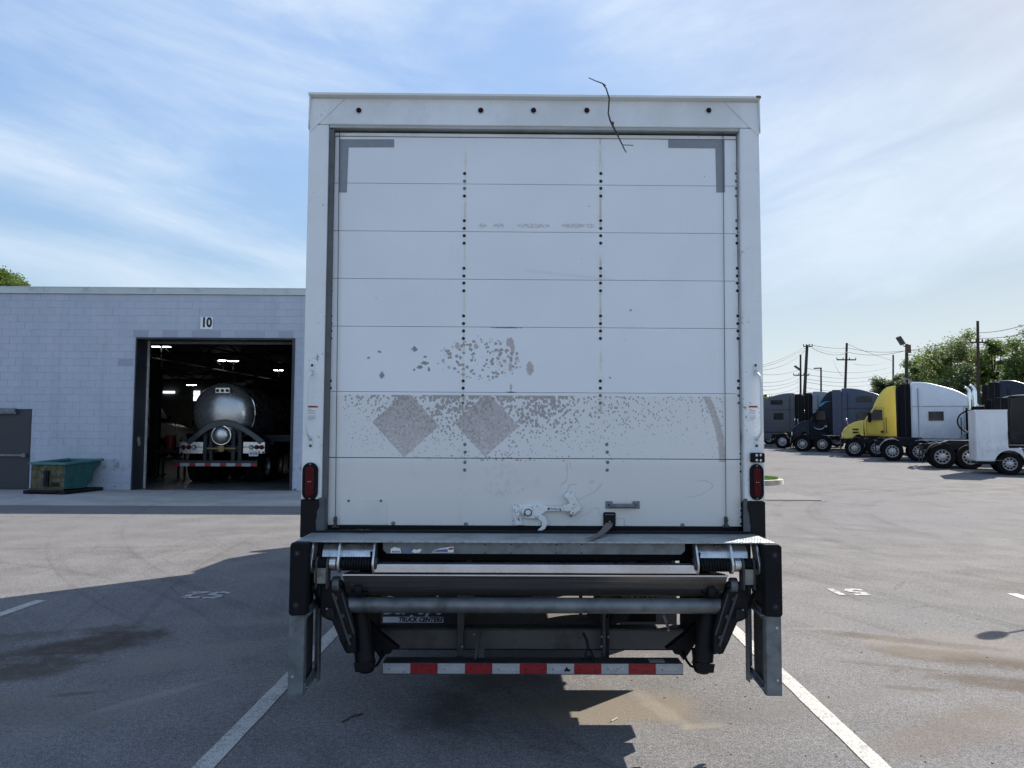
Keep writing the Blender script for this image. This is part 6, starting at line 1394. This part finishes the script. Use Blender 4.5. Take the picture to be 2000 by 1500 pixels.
# dark tank trailer standing further back at the right of it
cx_ = P(545, 800, 27).x; t2 = thing('dark_trailer', 'dark flatbed trailer with shiny wheel hubs at the right inside the bay', 'trailer', (cx_, 27, 0))
m = MB(); m.box(cx_ - 1.2, cx_ + 1.2, 24.6, 36, 1.25, 1.42); [m.box(cx_ + s * .5 - .06, cx_ + s * .5 + .06, 24.6, 36, .85, 1.25) for s in (-1, 1)]; m.build('flatbed', MAT['shop_steel'], t2)
for k in range(9): MB().box(cx_ - 1.2, cx_ + 1.2, 24.65 + k * .35, 24.95 + k * .35, 1.42, 1.45).build('deck_board', simple('deck_wood', (0.10, 0.10, 0.10), 0.7) if k == 0 else MAT['deck_wood'] if 'deck_wood' in MAT else bpy.data.materials['deck_wood'], t2)
for s in (-1, 1):
    for y in (-1.3, 0.0): w = add_wheel(t2, s * .98, y, .5, rz=(math.pi / 2) * (1 if s > 0 else -1), full=False)
m = MB(); m.lathe([(.001, 0), (.95, .02), (.98, .3), (.98, 6)], (cx_ + .3, 31, 2.5), (0, 1, 0), 30); m.build('dark_tank', MAT['shop_steel'], t2)
# white tractor far left inside
q = P(372, 850, 44); tt = tractor('white sleeper tractor parked deep inside the workshop, nose to the right', 'tractor_white', 'sleeper', (q.x - 1.2, 44, .014), 0, None, windows=1, lite=True, group='tractors in the workshop', cat='truck tractor')
# lift column and red drum
q = P(303, 800, 27); lc = thing('lift_column', 'dark vehicle lift column just inside the left of the bay', 'lift column', (q.x, 27, .014))
m = MB(); m.box(q.x - .14, q.x + .14, 26.9, 27.2, .014, 4.0); m.build('column', simple('lift_green', (0.012, 0.03, 0.03), 0.5), lc, bevel=.02)
m = MB(); m.box(q.x - .3, q.x + .3, 26.8, 27.4, .014, .05); m.box(q.x - .2, q.x + .25, 26.75, 26.9, 1.1, 1.35); m.build('carriage', MAT['shop_steel'], lc); m = MB(); m.tube([(q.x - .1, 26.9, 3.9), (q.x, 26.9, 4.15), (q.x + .2, 26.9, 4.1), (q.x + .22, 26.9, 3.8)], .02, 8); m.build('hose_loop', MAT['galv'], lc)
q = P(333, 857, 25.5); dm = thing('red_drum', 'red oil drum dolly standing by the lift column', 'drum', (q.x, 25.5, .014)); m = MB(); m.lathe([(.001, 1.42), (.16, 1.42), (.17, 1.38), (.17, 1.0), (.16, .95), (.001, .95)], (q.x, 25.5, 0), (0, 0, 1), 20); m.build('drum', simple('drum_red', (0.22, 0.01, 0.015), 0.45), dm)
m = MB(); m.box(q.x - .4, q.x + .4, 25.2, 25.9, .85, .95); [m.box(q.x + a_ - .03, q.x + a_ + .03, 25.3, 25.36, .014, .85) for a_ in (-.36, .36)]; [m.box(q.x + a_ - .03, q.x + a_ + .03, 25.8, 25.86, .014, .85) for a_ in (-.36, .36)]; m.build('bench', MAT['shop_steel'], dm)

# ============================================================ POLES, LAMPS, WIRES
def pole(name, label, cat, px_top, py_top, px_bot, Y, r, matn='wood_pole', arms=(), extra=None, group=None):
    a = P(px_top, py_top, Y); x = P(px_bot, 860, Y).x; gz = ground_z(x, Y); t = thing(name, label, cat, (x, Y, gz), 0, group)
    MB().cyl((x, Y, gz - .3), a, r * 1.15, 12, r * .8).build('pole', MAT[matn], t)
    for (y_, x0, x1, h) in arms:
        z_ = P(px_top, y_, Y).z; A = P(x0, y_, Y); B = P(x1, y_, Y); m = MB(); m.beam((A.x, Y - r * 1.2, z_), (B.x, Y - r * 1.2, z_), .12, h); m.build('crossarm', MAT[matn], t)
        m = MB()
        for k in range(4): f = k / 3; m.cyl((A.x + (B.x - A.x) * f, Y - r * 1.2, z_ + h / 2), (A.x + (B.x - A.x) * f, Y - r * 1.2, z_ + h / 2 + .18), .05, 8)
        m.build('insulator', MAT['galv_dark'], t)
    return t, a
UPG = 'utility poles beyond the lot'
p1, p1t = pole('utility_pole', 'leaning thick utility pole left of the slim crossarm pole top', 'utility pole', 1576.5, 674, 1566, 78, .17, arms=((677, 1568, 1585, .10),), group=UPG)
p2, p2t = pole('utility_pole', 'slim utility pole with wide crossarm and a small lamp, leftmost', 'utility pole', 1563.5, 692, 1564, 92, .13, arms=((733, 1549, 1579, .12),), group=UPG)
p4, p4t = pole('utility_pole', 'tall utility pole with a low T crossarm left of the trees', 'utility pole', 1654, 670, 1647, 85, .15, arms=((703, 1633, 1670, .13),), group=UPG)
p5, p5t = pole('utility_pole', 'short distant utility pole just left of the floodlight pole', 'utility pole', 1744.5, 693, 1744.5, 110, .14, group=UPG)
p7, p7t = pole('utility_pole', 'tall dark pole in front of the big tree with a short crossarm', 'utility pole', 1909.5, 627, 1912, 55, .115, arms=((669, 1893, 1928, .10),), group=UPG)
p3, p3t = pole('lamp_post', 'thin lamp post with one arm to the left between the utility poles', 'lamp post', 1603.5, 718, 1604, 70, .09)
m = MB(); a = P(1590, 719.5, 70); b = P(1603, 719, 70); m.beam(a, b, .16, .10); m.build('lamp_head', MAT['dark_steel'], p3)
p6, p6t = pole('floodlight_pole', 'brown pole with a tilted floodlight head above the yellow tractor', 'floodlight', 1771, 672, 1768.5, 58, .14, 'wood_pole')
m = MB(); a = P(1759, 668, 58); m.obox(a + Vector((0, 0, .1)), (.7, .5, .22), Matrix.Rotation(R_(58), 3, 'Y')); m.beam(P(1764, 675, 58), P(1771, 678, 58), .08, .08); m.build('floodlight_head', MAT['galv_dark'], p6, bevel=.03)
m = MB(); m.box(p6t.x - .16, p6t.x + .16, 57.7, 57.85, P(1770, 690, 58).z, P(1770, 674, 58).z); m.build('mount_plate', simple('rusty', (0.10, 0.055, 0.035), 0.8), p6)
a = P(1558, 719, 92); m = MB(); m.obox(a, (.9, .4, .16), Matrix.Rotation(R_(35), 3, 'Y')); m.build('lamp_head', MAT['galv_dark'], p2)
# solar panels on frames
def solar(label, pts, Y, parent_r):
    A, B, C_ = [P(x, y, Y) for x, y in pts]; t = thing('solar_panel', label, 'solar panel', tuple(A), 0, 'pole mounted solar panels'); d = Vector((0, .9, .12))
    m = MB(); m.add([A, B, B + d, A + d, A - Vector((0, 0, .05)), B - Vector((0, 0, .05)), B + d - Vector((0, 0, .05)), A + d - Vector((0, 0, .05))], [(0, 1, 2, 3), (4, 5, 6, 7), (0, 1, 5, 4), (1, 2, 6, 5), (2, 3, 7, 6), (3, 0, 4, 7)]); m.build('panel', simple('solar_face%d' % int(Y), (0.30, 0.31, 0.36), 0.2, 0.2, var=.05), t)
    m = MB(); m.beam(A - Vector((0, 0, .05)), C_, .05, .05); m.beam(C_, B - Vector((0, 0, .07)), .05, .05); m.build('support_frame', MAT['galv'], t); return t
solar('tilted solar panel on the floodlight pole above the white sleeper', ((1768, 738), (1806, 755), (1770, 758)), 57.6, 0)
solar('small tilted solar panel low on the leftmost poles', ((1567, 770), (1588, 777), (1568, 784)), 77.4, 0)
# board behind
a = px_rect(1570, 779, 1587, 806, 90); bd = thing('pale_board', 'pale blank looking board glimpsed behind the dark tractor fairing', 'board', ((a[0] + a[1]) / 2, 90, a[2])); MB().box(a[0], a[1], 90, 90.15, a[2], a[3]).build('face', simple('board_white', (0.42, 0.43, 0.45), 0.6), bd); MB().box(a[0] + .2, a[1] - .2, 89.95, 89.99, a[2] + .4, a[2] + .7).build('faded_print', MAT['blue_print'], bd); MB().box(a[0] + .5, a[1] - .5, 90.1, 90.3, a[2] - 6, a[2]).build('support', MAT['galv_dark'], bd)
def wire(label, A, B, sag, r=.02, parent=None):
    pts = [];
    for k in range(17): f = k / 16; p = A.lerp(B, f); p = p - Vector((0, 0, sag * 4 * f * (1 - f))); pts.append(p)
    o = MB().tube(pts, r, 5).build('overhead_wire', MAT['wire'], None); tag(o, label, 'overhead wire', 'overhead wires between the poles')
w = P
T1, T4, T6, T7 = p1t, p4t, w(1772, 684, 75), w(1908, 640, 60)
wire('highest wire rising from the box truck to the leaning pole', w(1480, 715, 60), w(1573, 676, 78), .25)
wire('second wire rising from the box truck to the leaning pole', w(1480, 719, 60), w(1573, 680, 78), .25)
wire('low wire sagging left from the leaning pole', w(1480, 723, 60), w(1572, 685, 78), .5)
wire('wire leaving the leaning pole top toward the T pole', w(1578, 672, 78), w(1651, 680, 85), .15)
wire('paired wire under the pole top toward the T pole', w(1586, 677, 78), w(1660, 687, 85), .3)
wire('third wire under the pole top toward the T pole', w(1586, 680, 78), w(1655, 690, 85), .4)
wire('wire from the T pole rising past the floodlight', w(1654, 679, 85), w(1905, 651, 56), .9)
wire('wire from the T pole to the floodlight pole', w(1657, 688, 85), w(1772, 684, 75), .4)
wire('wire running over the trees to the right edge', w(1905, 650, 56), w(2060, 612, 44), .3)
wire('lower wire running over the trees to the right edge', w(1905, 660, 56), w(2060, 632, 44), .3)
wire('wire crossing behind the floodlight pole to the big tree', w(1772, 684, 75), w(1895, 668, 58), .3)
wire('wire from the T crossarm to the short distant pole', w(1668, 711, 85), w(1744, 702, 110), .4)
wire('slanted wire falling right from the T pole top', w(1655, 672, 85), w(1742, 704, 110), .1)
wire('slanted wire falling left from the T pole', w(1628, 704, 90), w(1646, 735, 85), .3)
for i, (ya, yb, yc, nm_) in enumerate(((728, 722, 718, 'topmost'), (745, 733, 727, 'second'), (752, 741, 733, 'third'), (760, 746, 742, 'fourth'), (768, 756, 751, 'fifth'), (774, 763, 757, 'sixth'), (779, 770, 766, 'lowest'))):
    wire('%s of the low wires left of the slim crossarm pole' % nm_, w(1480, ya + 2, 75), w(1560, yb, 92), .3, .022)
    if i < 6: wire('%s of the low wires right of the leaning pole' % nm_, w(1574, yb - 3 + i, 80), w(1745, yc - 3 + i, 110), .7, .022)

# ============================================================ TREES
def leafmat(name, c, tr=(0.26, 0.38, 0.06)):
    m = bpy.data.materials.new(name); m.use_nodes = True; nt = m.node_tree; t = T(nt); bs = nt.nodes['Principled BSDF']; out = nt.nodes['Material Output']
    n = t.noise(0.35, 3, t.pos()); r = t.noise(4.0, 2, t.pos()); col = t.scale(c, n.step(0.3, 0.7, 0.7, 1.35) * r.step(0.3, 0.7, 0.8, 1.2))
    nt.links.new(col, bs.inputs['Base Color']); bs.inputs['Roughness'].default_value = 0.6
    tl = nt.nodes.new('ShaderNodeBsdfTranslucent'); tl.inputs[0].default_value = (*tr, 1); mx = nt.nodes.new('ShaderNodeMixShader'); mx.inputs[0].default_value = .42
    nt.links.new(bs.outputs[0], mx.inputs[1]); nt.links.new(tl.outputs[0], mx.inputs[2]); nt.links.new(mx.outputs[0], out.inputs[0]); MAT[name] = m; return m
leafmat('leaf_mid', (0.065, 0.105, 0.028)); leafmat('leaf_dark', (0.04, 0.07, 0.025), (0.14, 0.23, 0.05)); leafmat('leaf_light', (0.085, 0.125, 0.032), (0.30, 0.42, 0.07))
ms('bark', (0.055, 0.045, 0.035), 0.9, var=.3, ns=2)
def tree(label, x, y, gz, h, rad, crown0, seed, lm='leaf_mid', n=9000, leaf=.17, clumps=34, group='trees beyond the lot', flat=.8, gap=.0):
    r = random.Random(seed); t = thing('tree', label, 'tree', (x, y, gz), 0, group)
    tr = MB(); top = Vector((x + r.uniform(-.5, .5), y, gz + h * .62)); tr.tube([Vector((x, y, gz - .3)), Vector((x + r.uniform(-.2, .2), y, gz + h * .3)), top], .3, 9, radii=[h * .030, h * .022, h * .013]); cl = []
    cz = gz + (crown0 + h) / 2; rz_ = (h - crown0) / 2
    for k in range(clumps):
        while True:
            v = Vector((r.uniform(-1, 1), r.uniform(-1, 1), r.uniform(-1, 1)))
            if .15 < v.length < .86: break
        wob = 1 + .15 * math.sin(3 * math.atan2(v.z, v.x) + seed)
        c = Vector((x + v.x * rad * wob, y + v.y * rad, cz + v.z * rz_ * wob)); cl.append((c, r.uniform(.20, .42) * rad))
        st = Vector((x, y, gz + h * r.uniform(.25, .6))); mid = st.lerp(c, .5) + Vector((0, 0, h * .03)); tr.tube([st, mid, c], .1, 5, radii=[h * .010, h * .006, h * .0025])
    tr.build('trunk', MAT['bark'], t)
    lf = MB(); per = int(n * 1.9) // clumps
    for (c, q) in cl:
        for k in range(per):
            d = Vector((r.gauss(0, 1), r.gauss(0, 1), r.gauss(0, 1))); d.normalize(); rr = q * abs(r.gauss(.62, .28)); p = c + Vector((d.x * rr, d.y * rr, d.z * rr * flat))
            a = Vector((r.gauss(0, 1), r.gauss(0, 1), r.gauss(0, .7))).normalized(); b = a.orthogonal().normalized(); l = leaf * r.uniform(.5, .95); b = b * l * .55; a = a * l
            lf.v += [tuple(p - a), tuple(p + b), tuple(p + a), tuple(p - b)]; o = len(lf.v); lf.f.append((o - 4, o - 3, o - 2, o - 1))
    me = bpy.data.meshes.new('crown'); off = t.location; me.from_pydata([(v[0] - off.x, v[1] - off.y, v[2] - off.z) for v in lf.v], [], lf.f); me.materials.append(MAT[lm]); put(me, 'crown', t)
def tpx(px, ytop, ybot, Y, radpx, **k):
    a = P(px, ytop, Y); gz = ground_z(a.x, Y); b = P(px, ybot, Y); return dict(x=a.x, y=Y, gz=gz, h=a.z - gz, rad=radpx * 1.12 * Y / 1500, crown0=max(.6, b.z - gz), **k)
TR = [('broad tree left of the tall dark pole, its crown airy and uneven', tpx(1862, 648, 800, 74, 62, seed=11, lm='leaf_light', n=15000, leaf=.15, clumps=60)),
      ('dense tree filling the gap right behind the floodlight pole', tpx(1800, 686, 800, 80, 42, seed=12, lm='leaf_mid', n=9000, leaf=.16, clumps=36)),
      ('low bushy tree at the left end of the tree belt', tpx(1722, 738, 800, 84, 32, seed=13, lm='leaf_dark', n=8000, leaf=.14, clumps=30)),
      ('mid height tree between the low bushy one and the floodlight pole', tpx(1764, 722, 800, 82, 30, seed=14, lm='leaf_mid', n=7000, leaf=.15, clumps=28)),
      ('tree standing right of the tall dark pole under the higher crown', tpx(1938, 664, 800, 72, 42, seed=15, lm='leaf_light', n=10000, leaf=.15, clumps=42)),
      ('tallest tree of the belt, cut by the right edge', tpx(2012, 630, 790, 66, 52, seed=16, lm='leaf_mid', n=11000, leaf=.15, clumps=44)),
      ('dark tree deep behind the white sleeper roof', tpx(1880, 715, 840, 68, 50, seed=17, lm='leaf_dark', n=8000, leaf=.16, clumps=30)),
      ('dark low tree behind the exhaust stacks and the service body', tpx(1945, 735, 850, 62, 44, seed=18, lm='leaf_dark', n=7000, leaf=.16, clumps=28)),
      ('dark low tree behind the yellow tractor fairing', tpx(1815, 740, 845, 74, 40, seed=19, lm='leaf_dark', n=6000, leaf=.16, clumps=26)),
      ('tall tree outside the right edge beyond the belt', tpx(2100, 640, 800, 64, 52, seed=20, lm='leaf_mid', n=6000, leaf=.18, clumps=30)),
      ('small far tree just right of the box truck', tpx(1493, 764, 800, 110, 9, seed=21, lm='leaf_dark', n=2500, leaf=.16, clumps=14)),
      ('green tree top showing over the workshop roof at the left edge', tpx(8, 527, 640, 66, 46, seed=22, lm='leaf_light', n=12000, leaf=.16, clumps=44))]
for lab, k in TR: tree(lab, **k)
# far belt of woods closing the horizon
m = MB(); r = random.Random(31)
for k in range(60000):
    x = r.uniform(-330, 420); y = 175 + r.uniform(-14, 14); hh = 7.5 + 3.5 * math.sin(x * .06) + 2 * math.sin(x * .23 + 1) + 1.5 * math.sin(x * .61); z = r.random() ** .7 * hh
    a = Vector((r.gauss(0, 1), r.gauss(0, 1), r.gauss(0, 1))).normalized(); b = a.orthogonal().normalized() * .7; a = a * 1.0; p = Vector((x, y, z + 1.0))
    m.v += [tuple(p - a), tuple(p + b), tuple(p + a), tuple(p - b)]; o = len(m.v); m.f.append((o - 4, o - 3, o - 2, o - 1))
me = bpy.data.meshes.new('tree_belt'); me.from_pydata(m.v, [], m.f); me.materials.append(MAT['leaf_dark']); o = put(me, 'tree_belt'); tag(o, 'far low belt of woods on the horizon behind the lot', 'woods', kind='stuff')
